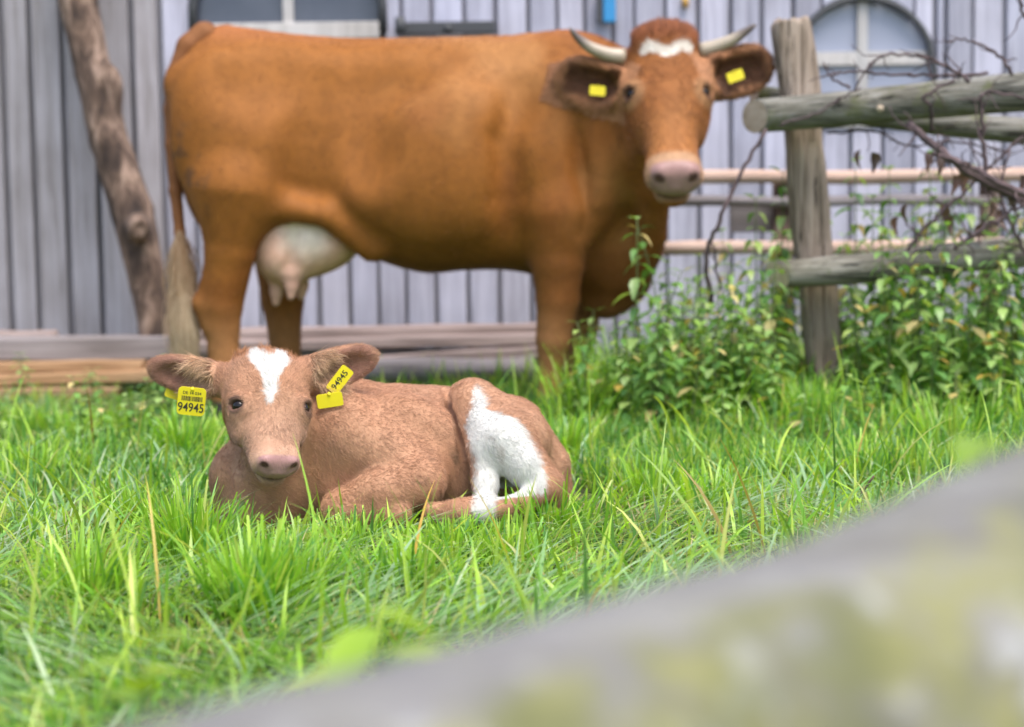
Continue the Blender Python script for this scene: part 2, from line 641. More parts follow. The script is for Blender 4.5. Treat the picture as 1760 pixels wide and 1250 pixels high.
def build_barn():
    X = lambda px: P(px, 300, WY)[0]
    Z = lambda px, py: P(px, py, WY)[2]
    root = empty('barn_wall', (0, WY, 0))
    tag(root, 'weathered grey barn wall of upright boards with arched windows', 'wall')
    L = lambda *p: (p[0], p[1] - WY, p[2])
    b = MB().box((-7, .033, -.1), (7, .12, 3.4)).build('back_lining', M_BACK, root)
    wins = [dict(cx=X(502), hw=.405, sill=Z(500, 58), spring=Z(500, 58) + .12, rise=.40, mat=M_GLASS_D, mid=None),
            dict(cx=X(1482), hw=.305, sill=Z(1480, 210), spring=Z(1480, 122), rise=.305, mat=M_GLASS_L, mid=Z(1480, 100))]

    def arch(w, x):
        u = (x - w['cx']) / w['hw']
        return w['spring'] + w['rise'] * math.sqrt(max(0, 1 - u*u))
    x = -6.6
    xl = X(318)
    rnd = random.Random(4)
    while x < 6.6:
        left = x < xl - .1
        w = (.122 if left else .110) * rnd.uniform(.9, 1.12)
        if rnd.random() < .12: w *= .7
        gap = .026 if left else rnd.uniform(.013, .022)
        y0, y1 = -.004 + rnd.uniform(-.006, .006), .030
        mat = M_BOARD_L if left else M_BOARD
        zb, zt = .02 + rnd.uniform(-.02, .02), 3.35
        hit = [q for q in wins if x + w > q['cx'] - q['hw'] and x < q['cx'] + q['hw']]
        if left: y0 -= .015
        def board(poly):
            n = len(poly)
            o = MB().add([(px_, y0, pz_) for px_, pz_ in poly] + [(px_, y1, pz_) for px_, pz_ in poly],
                         [tuple(range(n)), tuple(range(2*n - 1, n - 1, -1))] + [(i, i + n, (i+1) % n + n, (i+1) % n) for i in range(n)]).build('board', mat, root)
            tx = rnd.uniform(-.003, .003)
            o.location = (0, 0, 0)
            return bevel(o, .003, 1)
        if not hit:
            board([(x, zb), (x + w, zb), (x + w, zt), (x, zt)])
        else:
            q = hit[0]
            board([(x, zb), (x + w, zb), (x + w, q['sill'] - .03), (x, q['sill'] - .03)])
            xs = [x + w * i / 5 for i in range(6)]
            ed = []
            for xx in xs:
                inside = abs(xx - q['cx']) < q['hw']
                ed.append((xx, arch(q, xx) + .02 if inside else q['sill'] - .027))
            if not all(abs(xx - q['cx']) < q['hw'] for xx in xs):
                # board straddles the jamb: keep the outer sliver full height
                full = [xx for xx in xs if abs(xx - q['cx']) >= q['hw']]
                lo, hi = min(full), max(full)
                if hi - lo > .004: board([(lo, q['sill'] - .027), (hi, q['sill'] - .027), (hi, zt), (lo, zt)])
                ins = [(xx, arch(q, xx) + .02) for xx in xs if abs(xx - q['cx']) < q['hw']]
                if len(ins) > 1: board([*ins, (ins[-1][0], zt), (ins[0][0], zt)])
            else:
                board([*ed, (x + w, zt), (x, zt)])
        x += w + gap
    # arched windows: pane, bars, sill, dark iron arch
    for q in wins:
        n = 24
        us = [-1 + 2*i/n for i in range(n + 1)]
        pts = [(q['cx'] + q['hw']*u, arch(q, q['cx'] + q['hw']*u)) for u in us]
        fr_ = MB()
        poly = [(q['cx'] - q['hw'], q['sill'])] + pts + [(q['cx'] + q['hw'], q['sill'])]
        path = [(p[0], -.012, p[1]) for p in poly]
        win = MB().tube(path, .020 if q['mat'] is M_GLASS_D else .015, 6).build('window', M_IRON, root, True)
        k = len(poly)
        zmid = q['mid']
        # one pane for each light between the bars
        cuts_z = [q['sill'], zmid, 9] if zmid else [q['sill'], 9]
        for sx in (-1, 1):
            for za, zb_ in zip(cuts_z[:-1], cuts_z[1:]):
                xs = [q['cx'] + sx*q['hw']*i/10 for i in range(11)]
                top = [(xx, min(zb_, arch(q, xx) if i < 10 else q['spring'])) for i, xx in enumerate(xs)]
                bot = [(xx, za) for xx in xs]
                top = [(a, max(b_, za)) for a, b_ in top]
                m = MB()
                pl = bot + top[::-1]
                m.add([(a, .026, b_) for a, b_ in pl] + [(a, .030, b_) for a, b_ in pl],
                      [(i, i+1, 20 - i, 21 - i) for i in range(10)] + [(22 + 21 - i, 22 + 20 - i, 22 + i + 1, 22 + i) for i in range(10)])
                m.build('pane', q['mat'], win)
        bars = MB().box((q['cx'] - .022, .000, q['sill']), (q['cx'] + .022, .022, q['spring'] + q['rise'] - .004)).build('mullion', M_FRAMEW, win)
        if zmid: MB().box((q['cx'] - q['hw'] + .02, .003, zmid - .028), (q['cx'] + q['hw'] - .02, .0235, zmid + .028)).build('crossbar', M_FRAMEW, win)
        bevel(MB().box((q['cx'] - q['hw'] + .015, -.02, q['sill'] - .025), (q['cx'] + q['hw'] - .015, .026, q['sill'] + .045)).build('sill', M_FRAMEW, win))
    return root


build_barn()

# iron strap hinge on the wall, blue handle hanging from the wall, ochre peg
def small_wall_things():
    o = empty('strap_hinge', P(760, 52, WY - .03))
    tag(o, 'dark iron strap hinge on the barn wall above the back of the cow', 'hinge')
    s = 1 / (F_PX / WY)
    bevel(MB().box((-75*s, -.012, -6*s), (90*s, .012, 14*s)).build('strap', M_IRON, o))
    MB().tube([(-70*s, -.04, -8*s), (-70*s, -.04, 20*s)], .022, 10).build('knuckle', M_IRON, o, True)
    MB().tube([(10*s, -.03, 2*s), (10*s, .0, 2*s)], .018, 8).build('bolt', M_IRON, o, True)
    o = empty('hanging_tool', P(1038, 38, WY - .05))
    tag(o, 'blue plastic handle with black blade hanging on the barn wall', 'tool')
    blue = simple_mat('blue_plastic', (.03, .24, .50), .4)
    bevel(MB().box((-.004, -.02, -.005), (.05, .02, .16)).build('handle', blue, o), .008)
    bevel(MB().box((-.030, -.015, -.002), (-.006, .012, .14)).build('blade', M_IRON, o), .004)
    MB().tube([(.02, 0, .15), (.0, .0, .35), (.0, .045, .37)], .004, 6).build('cord', M_IRON, o)
    o = MB().tube([P(1178, 14, WY - .03), P(1178, 2, WY - .03), P(1177, -6, WY + .0)], [.012, .016, .012], 8).build('wall_peg', simple_mat('ochre_peg', (.42, .24, .06), .7), None, True)
    tag(o, 'small ochre peg on the barn wall beside the blue handle', 'peg')


small_wall_things()

# ---- timber lying along the foot of the wall
M_TIMB_G = wood_mat('grey_timber', (.12, .105, .10), (.24, .215, .215), (.34, .31, .31), 'X', .85)
M_TIMB_Y = wood_mat('ochre_timber', (.20, .12, .06), (.38, .23, .12), (.52, .35, .20), 'X', .8)
M_TIMB_P = wood_mat('pinkish_timber', (.15, .11, .095), (.30, .235, .215), (.42, .34, .31), 'X', .85)


def plank(p0, p1, h, d, mat, label, round_=False, name='plank', group='timber lying along the foot of the barn wall', cat='plank'):
    """timber from p0 to p1 (upper front edge), h high, d deep"""
    p0, p1 = np.asarray(p0, float), np.asarray(p1, float)
    o = empty(name) if False else None
    m = MB()
    if round_:
        n = 12
        ts = np.linspace(0, 1, n)
        pts = p0 + (p1 - p0)*ts[:, None] + np.array([0, d/2, -h/2])
        pts[:, 2] += .006*np.sin(ts*9 + h*100)
        c = pts.mean(0)
        m.tube(pts - c, h/2*(1 + .06*np.sin(ts*14)), 12, jitter=.04, seed=int(h*1e4))
        o = m.build(name, mat, None, True)
    else:
        n = 9
        V, F = [], []
        c = (p0 + p1)/2
        g = np.random.default_rng(int(abs(p0[0])*1e3) + int(h*1e4))
        for i in range(n):
            p = p0 + (p1 - p0)*i/(n - 1) - c
            w = g.normal(0, .0025, (4, 3))
            V += [p + w[0], p + [0, 0, -h] + w[1], p + [0, d, -h] + w[2], p + [0, d, .004] + w[3]]
        for i in range(n - 1):
            for j in range(4):
                k = (j + 1) % 4
                F.append((i*4 + j, i*4 + k, (i+1)*4 + k, (i+1)*4 + j))
        F += [(3, 2, 1, 0), ((n-1)*4, (n-1)*4 + 1, (n-1)*4 + 2, (n-1)*4 + 3)]
        m.add(V, F)
        o = m.build(name, mat)
        bevel(o, .006, 2)
    o.location = c
    return tag(o, label, cat, group)


plank(P(-420, 584, 6.82), P(284, 581, 6.82), .088, .18, M_TIMB_G, 'thick grey beam at the top of the timber behind the calf ear')
plank(P(-420, 634, 6.70), P(244, 622, 6.74), .036, .16, M_TIMB_Y, 'ochre board under the thick grey beam')
plank(P(-420, 655, 6.80), P(330, 640, 6.78), .030, .12, M_TIMB_G, 'dark thin board between the two ochre boards')
plank(P(-420, 660, 6.62), P(330, 637, 6.66), .040, .14, M_TIMB_Y, 'pale ochre board with a light top edge under the thin dark board')
plank(P(-420, 676, 6.58), P(200, 668, 6.60), .060, .12, M_TIMB_Y, 'lowest ochre board lying in the grass at the foot of the pile')
plank(P(-160, 558, 7.18), P(92, 572, 7.10), .05, .10, M_TIMB_P, 'rough brown slab end on top of the grey beam', True, 'slab')
plank(P(290, 572, 6.98), P(960, 560, 6.98), .052, .22, M_TIMB_P, 'brownish flat beam against the boards under the cow belly')
plank(P(330, 590, 6.88), P(980, 574, 6.88), .042, .12, M_TIMB_P, 'pinkish plank below the flat beam under the cow belly')
plank(P(560, 619, 6.80), P(1010, 590, 6.86), .045, .12, M_TIMB_P, 'pale plank lying askew over the round log under the cow belly')
plank(P(430, 627, 6.66), P(920, 613, 6.68), .095, .095, M_TIMB_G, 'round grey log low in the grass under the cow belly', True, 'log', cat='log')
plank(P(300, 606, 6.92), P(960, 600, 6.92), .07, .1, M_TIMB_G, 'dark timber in the gap behind the askew plank', False)

# ---- leaning trunk
M_BARK = NT('bark')
_c = M_BARK.node('ShaderNodeTexCoord').outputs['Object']
_a = M_BARK.noise(16, 6, .65, _c, (1, 1, .35), .5)
M_BARK.color(M_BARK.mix(M_BARK.ramp(_a, [(.36, (.035, .022, .016)), (.5, (.13, .085, .06)), (.62, (.30, .215, .165))]), M_BARK.ramp(M_BARK.noise(4, 3, .5, _c), [(.38, (.5, .45, .42)), (.62, (1.2, 1.15, 1.1))]), .8, 'MULTIPLY'))
M_BARK.set(Roughness=.9)
M_BARK.bump(_a, .8, .02)
M_BARK = M_BARK.m


def leaning_trunk():
    px = [(112, -120), (134, 0), (160, 125), (188, 245), (228, 365), (254, 487), (268, 565), (280, 640)]
    q = np.array([P(x, y, 7.22 - .045*i) for i, (x, y) in enumerate(px)])
    T = Field()
    r = [.080, .079, .075, .079, .088, .074, .068, .070]
    T.chain(list(q), r, .03)
    T.ell(P(186, 150, 7.08), (.06, .05, .09), None, .06)
    T.cap(P(236, 390, 6.95), P(240, 392, 6.86), .055, .045, .03)
    T.ell(P(240, 392, 6.83), (.034, .02, .036), None, .015, 's')
    T.ell(P(182, 160, 7.0), (.03, .03, .05), None, .03, 's')
    V, F = T.mesh(.014, 2)
    V += nrm(V - V.mean(0)) * (fbm(V, 20, 4, 3) * .008)[:, None]
    base = q[-1]*[1, 1, 0]
    o = link('leaning_log', raw_mesh('leaning_log', V - base, F, M_BARK))
    o.location = base
    tag(o, 'brown barked crooked log leaning against the barn wall behind the tail of the cow', 'log')


leaning_trunk()

# ---- fence at the right
M_POST = wood_mat('grey_post', (.09, .066, .046), (.32, .25, .19), (.47, .39, .32), 'Z', .9, scale=1.7, crack=1.0, streak=.36)
M_RAIL = wood_mat('mossy_rail', (.085, .08, .062), (.20, .19, .155), (.34, .33, .30), 'X', .9, lichen=((.12, .125, .06), 9, .56), crack=.8, streak=.38, scale=1.5)
M_CUT = wood_mat('sawn_end', (.32, .25, .17), (.54, .44, .33), (.62, .52, .41), 'Y', .85)


def rough_log(pts, rad, mat, name, parent, seg=18, seed=1, slant=0.0, jit=.03, slant_z=0.0):
    """a barked-off log along pts with a slanted sawn end"""
    pts = np.asarray(pts, float)
    n = 26
    t0 = np.linspace(0, 1, len(pts))
    q = np.stack([catmull(t0, pts[:, j], n)[1] for j in range(3)], 1)
    r = np.interp(np.linspace(0, 1, n), t0, rad)
    m = MB().tube(q, r, seg, cap=True)
    V = m.v[0]
    c = np.repeat(q, seg, 0)
    d = V - c
    w = 1 + jit*2*fbm(V*[1, 1, 1], 9, seed, 3)
    V2 = c + d*w[:, None]
    ax = nrm(q[-1] - q[0])
    V2[:seg] -= np.outer(d[:seg, 1]*slant + d[:seg, 2]*slant_z, ax)
    m.v[0] = V2
    me = m.mesh(name, mat, True)
    me.materials.append(M_CUT)
    for p in me.polygons:
        if len(p.vertices) == seg:
            p.material_index = 1
            p.use_smooth = False
    return link(name, me, parent)


def build_fence():
    base = P(1418, 655, 5.65)*[1, 1, 0]
    root = empty('wooden_fence', base)
    tag(root, 'grey wooden fence with split post and round rails standing in the nettles', 'fence')
    b = base
    # split post: flat-faced, tapered, slanted top
    ctr = [(1358, 38), (1366, 95), (1374, 150), (1381, 230), (1388, 320), (1397, 420), (1408, 520), (1415, 600), (1420, 660), (1424, 760)]
    hw = [33, 34, 34, 30, 32, 32, 31, 31, 30, 30]
    q = np.array([P(x, y, 5.65) for x, y in ctr])
    T = Field()
    n = 40
    t = np.linspace(0, 1, 10)
    zz = q[:, 2][::-1]
    A = np.array([[1.0, 0, 0], [0, 0, 1.0], [0, -1.0, 0]])
    w = np.array(hw)[::-1]/519
    T.loft(np.array([0, 5.65, 0]), A, zz, q[:, 0][::-1], [.062]*10, [-.062]*10, w, None, 3.6, .01)
    T.ell(P(1322, 32, 5.62), (.04, .09, .018), None, .01, 's')
    T.cap(P(1350, 30, 5.58), P(1356, 130, 5.585), .008, .003, .01, 's')
    T.cap(P(1378, 30, 5.58), P(1388, 170, 5.585), .006, .003, .01, 's')
    T.cap(P(1398, 250, 5.585), P(1408, 420, 5.585), .007, .004, .012, 's')
    T.ell(P(1350, 250, 5.58), (.014, .03, .10), None, .02, 's')
    V, F = T.mesh(.0075, 2)
    V[:, :2] += (np.stack([fbm(V*[1, 1, .12], 60, 3, 2), fbm(V*[1, 1, .12], 60, 9, 2)], 1))*.006
    V[:, 2] += (V[:, 2] > q[0][2] - .03)*fbm(V*[1, 1, .1], 70, 5, 2)*.02
    link('post', raw_mesh('post', V - b, F, M_POST), root)
    rough_log([P(1297, 200, 5.50) - b, P(1450, 187, 5.46) - b, P(1600, 172, 5.42) - b, P(1780, 157, 5.38) - b, P(2100, 135, 5.3) - b], [.054, .056, .058, .062, .065], M_RAIL, 'rail', root, seed=3, slant=.75, slant_z=.0)
    rough_log([P(1335, 472, 5.50) - b, P(1480, 462, 5.48) - b, P(1620, 445, 5.46) - b, P(1780, 432, 5.44) - b, P(2100, 410, 5.4) - b], [.045, .050, .049, .050, .050], M_RAIL, 'rail', root, seed=5, slant=.65, slant_z=.35)
    rough_log([P(1296, 162, 5.80) - b, P(1450, 190, 5.80) - b, P(1600, 210, 5.80) - b, P(1780, 228, 5.78) - b, P(2100, 262, 5.76) - b], [.034, .04, .042, .045, .045], M_RAIL, 'rail', root, seed=8, slant=.3)
    p2 = P(2085, 640, 5.52)
    rough_log([p2*[1, 1, 0] - b + [0, .05, -.1], P(2080, 60, 5.55) - b + [0, .05, 0]], [.07, .065], M_POST, 'post', root, seed=11)
    MB().tube([P(1512, 187, 5.395) - b, P(1513, 187, 5.37) - b], [.012, .011], 8).build('branch_stub', M_CUT, root, True)
    return root


build_fence()


def build_hurdle():
    b = P(1340, 640, 6.85)*[1, 1, 0]
    root = empty('pole_hurdle', b)
    tag(root, 'low barrier of peeled pinkish poles between the cow and the barn wall', 'barrier')
    peel = wood_mat('peeled_pole', (.34, .22, .16), (.50, .36, .29), (.58, .44, .37), 'X', .7)
    for (x0, y0, x1, y1, r, mt, nm) in ((1150, 306, 1900, 300, .028, peel, 'pole'), (1120, 428, 1900, 420, .028, peel, 'pole'), (1120, 347, 1700, 344, .022, M_TIMB_G, 'pole')):
        ts = np.linspace(0, 1, 12)
        q = np.array([P(x0 + (x1 - x0)*t, y0 + (y1 - y0)*t, 6.80) - b for t in ts])
        q[:, 2] += .004*np.sin(ts*11)
        MB().tube(q, r*(1 + .06*np.sin(ts*17)), 10, jitter=.04, seed=int(y0)).build(nm, mt, root, True)
    for x in (1345, 1700):
        MB().tube([P(x, 300, 6.87) - b, P(x, 700, 6.87) - b], .04, 10, jitter=.05).build('post', M_BARK, root, True)
    bevel(MB().box(P(1255, 400, 6.9) - b - [0, 0, .0], P(1335, 350, 6.93) - b).build('board', M_TIMB_G, root))


build_hurdle()

# ---- the mossy rail right in front of the lens
M_NEAR = NT('lichen_rail')
_c = M_NEAR.node('ShaderNodeTexCoord').outputs['Object']
_g = M_NEAR.noise(24, 5, .6, _c, (.12, 1, 1), .3)
_k = M_NEAR.ramp(_g, [(.25, (.105, .097, .09)), (.5, (.165, .157, .15)), (.75, (.225, .215, .212))])
_m1 = M_NEAR.ramp(M_NEAR.noise(22, 5, .62, _c), [(.42, (0, 0, 0)), (.60, (.85, .85, .85))])
_gn = M_NEAR.node('ShaderNodeNewGeometry')
_sx = M_NEAR.node('ShaderNodeSeparateXYZ')
M_NEAR.l.new(_gn.outputs['Normal'], _sx.inputs[0])
_up = M_NEAR.ramp(_sx.outputs['Z'], [(.90, (1, 1, 1)), (.965, (.12, .12, .12))])
_k = M_NEAR.mix(_k, (.195, .19, .06), M_NEAR.mix(_m1, _up, 1.0, 'MULTIPLY'))
_m2 = M_NEAR.ramp(M_NEAR.noise(30, 3, .5, _c), [(.58, (0, 0, 0)), (.68, (.8, .8, .8))])
_k = M_NEAR.mix(_k, (.31, .31, .29), M_NEAR.mix(_m2, _up, .7, 'MULTIPLY'))
_m3 = M_NEAR.ramp(M_NEAR.noise(9, 4, .6, _c), [(.48, (0, 0, 0)), (.62, (.8, .8, .8))])
_k = M_NEAR.mix(_k, (.095, .10, .035), M_NEAR.mix(_m3, _up, 1.0, 'MULTIPLY'))
M_NEAR.color(_k)
M_NEAR.set(Roughness=.92)
M_NEAR.bump(_g, .6, .01)
M_NEAR = M_NEAR.m


def near_rail():
    R_ = .115
    a = P(500, 1232, .70) - [0, -.03, R_]
    c = P(1700, 850, .93) - [0, -.03, R_]
    d = (c - a)
    p = [a - d*5.4, a - d*1.5, a, (a + c)/2 + [0, 0, -.009], c, c + d*1.0 + [0, 0, .04], c + d*2.6]
    root = empty('leaning_rail', p[0]*[1, 1, 0])
    b = np.array(root.location)
    tag(root, 'thick grey lichen covered rail slanting up from the grass close to the lens', 'rail')
    n = 60
    t0 = np.linspace(0, 1, len(p))
    q = np.array(p)
    qq = np.stack([np.interp(np.linspace(0, 1, n), t0, q[:, j]) for j in range(3)], 1)
    m = MB().tube(qq, R_, 28)
    V = m.v[0]
    cc = np.repeat(qq, 28, 0)
    m.v[0] = cc + (V - cc)*(1 + .10*fbm(V, 6, 7, 3))[:, None] - b
    m.build('log', M_NEAR, root, True)
    e = p[-1]
    MB().tube([e*[1, 1, 0] + [-.08, .17, -.2] - b, e + [-.08, .19, .15] - b], .07, 16, jitter=.03).build('prop_post', M_POST, root, True)


near_rail()


# ================================================================== ANIMALS
def head_frame(A, N, yaw, roll=0.0):
    """rows: lateral, along the nose, outward from the face"""
    A, N = np.asarray(A), np.asarray(N)
    y = nrm(N - A)
    z = np.array([math.sin(yaw), -math.cos(yaw), 0.25])
    z = nrm(z - y * (z @ y))
    x = np.cross(y, z)
    c, s = math.cos(roll), math.sin(roll)
    x, z = c*x + s*z, c*z - s*x
    return np.stack([x, y, z]), float(np.linalg.norm(N - A))


def eye_axes(fr, sg):
    """rows: along the opening, across it (down the face), out of the head"""
    o = nrm(fr[0]*sg*.82 + fr[2]*.56 + fr[1]*.06)
    h = nrm(fr[0]*sg*.56 - fr[2]*.82 - fr[1]*.30)
    h = nrm(h - o*(h @ o))
    return np.stack([h, np.cross(o, h), o])


def add_head(F, A, fr, L, S):
    """skull, jaw, muzzle, brows, nostrils; S: shape table in head lengths"""
    X = lambda x, y, z: A + L * (x*fr[0] + y*fr[1] + z*fr[2])
    t = np.array([s[0] for s in S['st']])
    F.loft(A, fr, t*L, [0]*len(t), [s[2]*L for s in S['st']], [s[3]*L for s in S['st']], [s[1]*L for s in S['st']], [s[4] for s in S['st']], 2.35, .05*L)
    ex, ey, ez = S['eye']
    er = S['er']
    for sg in (-1, 1):
        ea = eye_axes(fr, sg)
        E = X(sg*ex, ey, ez)
        r_ = er*L
        F.ell(E - ea[2]*r_*1.0, (r_*2.1, r_*1.75, r_*1.45), ea, .05*L)                        # orbit
        F.ell(E - ea[2]*r_*.9 - fr[1]*r_*1.15, (r_*2.2, r_*.8, r_*1.35), ea, .045*L)             # upper lid and brow
        F.ell(X(sg*S['cheek'][0], S['cheek'][1], S['cheek'][2]), np.array([.06, .2, .14])*L, fr, .12*L)
        F.ell(E + ea[2]*r_*.45, (r_*1.25, r_*.68, r_*1.15), ea, .25*r_, 's')                  # opening between the lids
        nx, ny, nz = S['nostril']
        nd = nrm(fr[0]*sg*.55 + fr[1]*.75 + fr[2]*.35)
        F.ell(X(sg*nx, ny, nz), np.array([.05, .045, .062])*L, fr, .05*L)                     # nostril wing
        F.chain([X(sg*(nx - .030), ny + .072, nz - .050), X(sg*(nx + .012), ny + .058, nz - .010), X(sg*(nx + .040), ny + .030, nz + .045)], [.019*L, .032*L, .018*L], .012*L, 's')
    mw, my, mz = S['muzzle']
    F.ell(X(0, my, mz), np.array([mw, .11, .12])*L, fr, .06*L)
    F.ell(X(0, my - .005, mz - .165), np.array([mw*.72, .125, .07])*L, fr, .03*L)          # lower lip and chin
    F.ell(X(0, my + .06, mz - .112), np.array([mw*1.15, .13, .010])*L, fr, .02*L, 's')      # mouth line
    return X


def ear(F, base, tip, face, ln_h, thick, k, curl=.3):
    """cupped ear: dish from base to tip, hollow towards face"""
    base, tip, face = np.asarray(base), np.asarray(tip), np.asarray(face)
    a = nrm(tip - base)
    fz = nrm(face - a * (face @ a))
    b = np.cross(fz, a)
    ax = np.stack([a, b, fz])
    half = np.linalg.norm(tip - base) / 2
    c = (base + tip) / 2
    F.ell(c + a*half*.08, (half, ln_h, thick), ax, k)
    F.ell(c - a*half*.45, (half*.62, ln_h*.72, thick*1.15), ax, k)
    F.cap(base - a*half*.35, base + a*half*.35, ln_h*.55, ln_h*.6, k)
    F.ell(c + a*half*.02 + fz*thick*1.12, (half*.86, ln_h*.74, thick*1.15), ax, thick*.5, 's')
    return ax, c, half


def finish_animal(name, V, F, C, parent, mat, alpha=None):
    me = raw_mesh(name, V, F, mat)
    add_color(me, C, 'col', alpha)
    return link(name, me, parent)


def eyes_for(parent, X, fr, L, S):
    out = []
    for sg in (-1, 1):
        ex, ey, ez = S['eye']
        ea = eye_axes(fr, sg)
        r = S['er']*L
        c = X(sg*ex, ey, ez) - ea[2]*r*.50
        b = MB()
        n, m = 20, 12
        vs = []
        for i in range(m + 1):
            th = math.pi*i/m
            for j in range(n):
                ph = 2*math.pi*j/n
                q = np.array([1.15*math.sin(th)*math.cos(ph), math.sin(th)*math.sin(ph), math.cos(th)])*r
                vs.append(c + q @ ea)
        fs = [(i*n + j, i*n + (j+1) % n, (i+1)*n + (j+1) % n, (i+1)*n + j) for i in range(m) for j in range(n)]
        b.add(vs, fs)
        out.append(b.build('eye', M_EYE, parent, True))
    return out


def head_mask(hl, S):
    t = [s[0] for s in S['st']]
    hw = np.interp(hl[:, 1], t, [s[1] for s in S['st']])
    bot = np.interp(hl[:, 1], t, [s[3] for s in S['st']])
    return sstep(.10, .05, np.abs(hl[:, 0]) - hw) * sstep(-.09, -.03, hl[:, 2] - bot) * sstep(-.13, -.05, hl[:, 1]) * sstep(1.2, 1.12, hl[:, 1])


def mixc(C, col, w):
    return C * (1 - w[:, None]) + np.asarray(col)[None] * w[:, None]


# ------------------------------------------------------------------ calf
def build_calf():
    root = empty('calf', P(660, 880, 3.85) * np.array([1, 1, 0]))
    tag(root, 'light brown calf with white blaze and yellow ear tags lying in the grass', 'calf')
    inv = -np.array(root.location)
    A, N = P(460, 601, 3.60), P(483, 788, 3.435)
    fr, L = head_frame(A, N, math.radians(23), math.radians(0))
    S = dict(st=[(-.07, .07, -.12, -.26, 0), (-.02, .20, -.03, -.36, .05), (.08, .275, .02, -.44, .10), (.22, .305, .045, -.50, .12), (.38, .312, .03, -.52, .12),
                 (.52, .262, -.005, -.47, .10), (.66, .222, -.03, -.40, .05), (.80, .195, -.035, -.34, 0), (.92, .182, -.04, -.31, -.05), (1.0, .15, -.07, -.27, 0), (1.05, .07, -.13, -.20, 0)],
             eye=(.272, .485, -.075), er=.050, cheek=(.235, .48, -.26), nostril=(.105, .985, -.085), muzzle=(.170, .93, -.14), sink=.006)
    F = Field()
    # trunk, along a line that leads a little away from the lens
    a0, a1 = P(400, 880, 3.74), P(940, 880, 3.93)
    ax = nrm((a1 - a0) * [1, 1, 0])
    fr_b = np.stack([np.cross(ax, [0, 0, 1.0]), ax, [0, 0, 1.0]])
    O = a0 * [1, 1, 0]
    def st(px, ytop, hw, bot=-.02, cx=0):
        f = (px - 400) / 540
        Yd = 3.74 + f * .19
        p = P(px, ytop, Yd)
        return ((p - O) @ ax, hw, p[2], bot, cx)
    ss = [st(368, 830, .03, .03), st(385, 800, .08), st(430, 770, .12), st(510, 705, .15), st(580, 668, .165), st(650, 661, .18), st(720, 664, .19), st(790, 668, .19),
          st(850, 676, .18), st(900, 706, .155), st(945, 748, .11), st(968, 790, .06), st(978, 815, .02, .03)]
    F.loft(O, fr_b, [s[0] for s in ss], [s[4] for s in ss], [s[2] for s in ss], [s[3] for s in ss], [s[1] for s in ss], [-.12]*len(ss), 2.25, .03)
    # shoulder, rib bulge
    F.ell(P(575, 765, 3.655), (.085, .05, .12), None, .06)
    F.ell(P(680, 760, 3.70), (.12, .06, .10), None, .06)
    F.ell(P(398, 810, 3.70), (.045, .06, .05), None, .04)
    # neck: withers to the back of the head, throat
    F.cap(P(560, 735, 3.80), P(470, 690, 3.70), .115, .082, .06)
    F.cap(P(472, 700, 3.72), P(455, 830, 3.72), .065, .085, .05)
    F.cap(P(462, 775, 3.60), P(448, 875, 3.66), .052, .055, .05)
    F.chain([P(425, 830, 3.60), P(430, 880, 3.60)], [.025, .035], .03)
    X = add_head(F, A, fr, L, S)
    # near foreleg folded under: elbow behind, knee forward
    F.chain([P(590, 740, 3.66), P(715, 818, 3.63)], [.06, .055], .05)
    F.chain([P(722, 832, 3.60), P(650, 852, 3.575), P(580, 872, 3.575)], [.052, .05, .036], .025)
    F.chain([P(585, 880, 3.56), P(690, 885, 3.545)], [.030, .022], .02)
    F.cap(P(745, 880, 3.54), P(790, 880, 3.535), .02, .022, .015)
    # haunch
    F.cap(P(812, 702, 3.775), P(880, 762, 3.755), .066, .085, .018, flat=((0, 1, 0), 1.15))
    F.cap(P(880, 740, 3.82), P(942, 800, 3.83), .075, .050, .03)
    F.cap(P(838, 740, 3.70), P(868, 758, 3.68), .055, .06, .035)
    # stifle to hock, hock to foot
    F.chain([P(862, 760, 3.66), P(905, 800, 3.635), P(940, 832, 3.62)], [.058, .045, .034], .03)
    F.chain([P(940, 838, 3.62), P(890, 868, 3.58), P(826, 880, 3.55)], [.032, .022, .021], .02)
    F.chain([P(828, 768, 3.655), P(834, 830, 3.625), P(832, 872, 3.60)], [.03, .026, .024], .022)
    F.chain([P(832, 872, 3.57), P(790, 876, 3.545)], [.026, .022], .02)
    # creases of the flank
    F.chain([P(767, 662, 3.83), P(776, 700, 3.745), P(789, 745, 3.70), P(804, 800, 3.66)], [.012, .014, .012, .008], .014, 's')
    # ears
    eL = ear(F, P(385, 655, 3.60), P(258, 632, 3.63), np.array([-.15, -.95, -.25]), .040, .021, .03)
    eR = ear(F, P(520, 648, 3.63), P(645, 612, 3.70), np.array([.1, -.95, -.25]), .042, .021, .03)
    V, Fc = F.mesh(.0036, 3)
    Nn = vert_normals(V, Fc)
    # ---- coat colours
    hl = (V - A) @ fr.T / L                     # head coordinates
    inhead = head_mask(hl, S)
    nz = fbm(V, 30, 5)
    nf = fbm(V, 120, 8, 2)
    TAN = np.array([.405, .212, .122])
    C = np.repeat(TAN[None], len(V), 0) * (1 + .10 * nz)[:, None]
    C = mixc(C, (.44, .25, .152), sstep(.2, -.5, fbm(V, 7, 3)) * .6)
    # head a little greyer and paler below the eyes
    C = mixc(C, (.44, .27, .18), inhead * sstep(.35, .75, hl[:, 1]) * .7)
    C = mixc(C, (.40, .18, .085), inhead * sstep(.10, -.02, hl[:, 1]) * .8)
    # blaze
    tt = hl[:, 1]
    bw = np.interp(tt, [-.05, .02, .10, .20, .30, .42, .50], [.10, .155, .165, .115, .068, .04, .012])
    bc = np.interp(tt, [0, .2, .5], [-.012, .01, .03])
    edge = np.abs(hl[:, 0] - bc) - bw + nf * .022
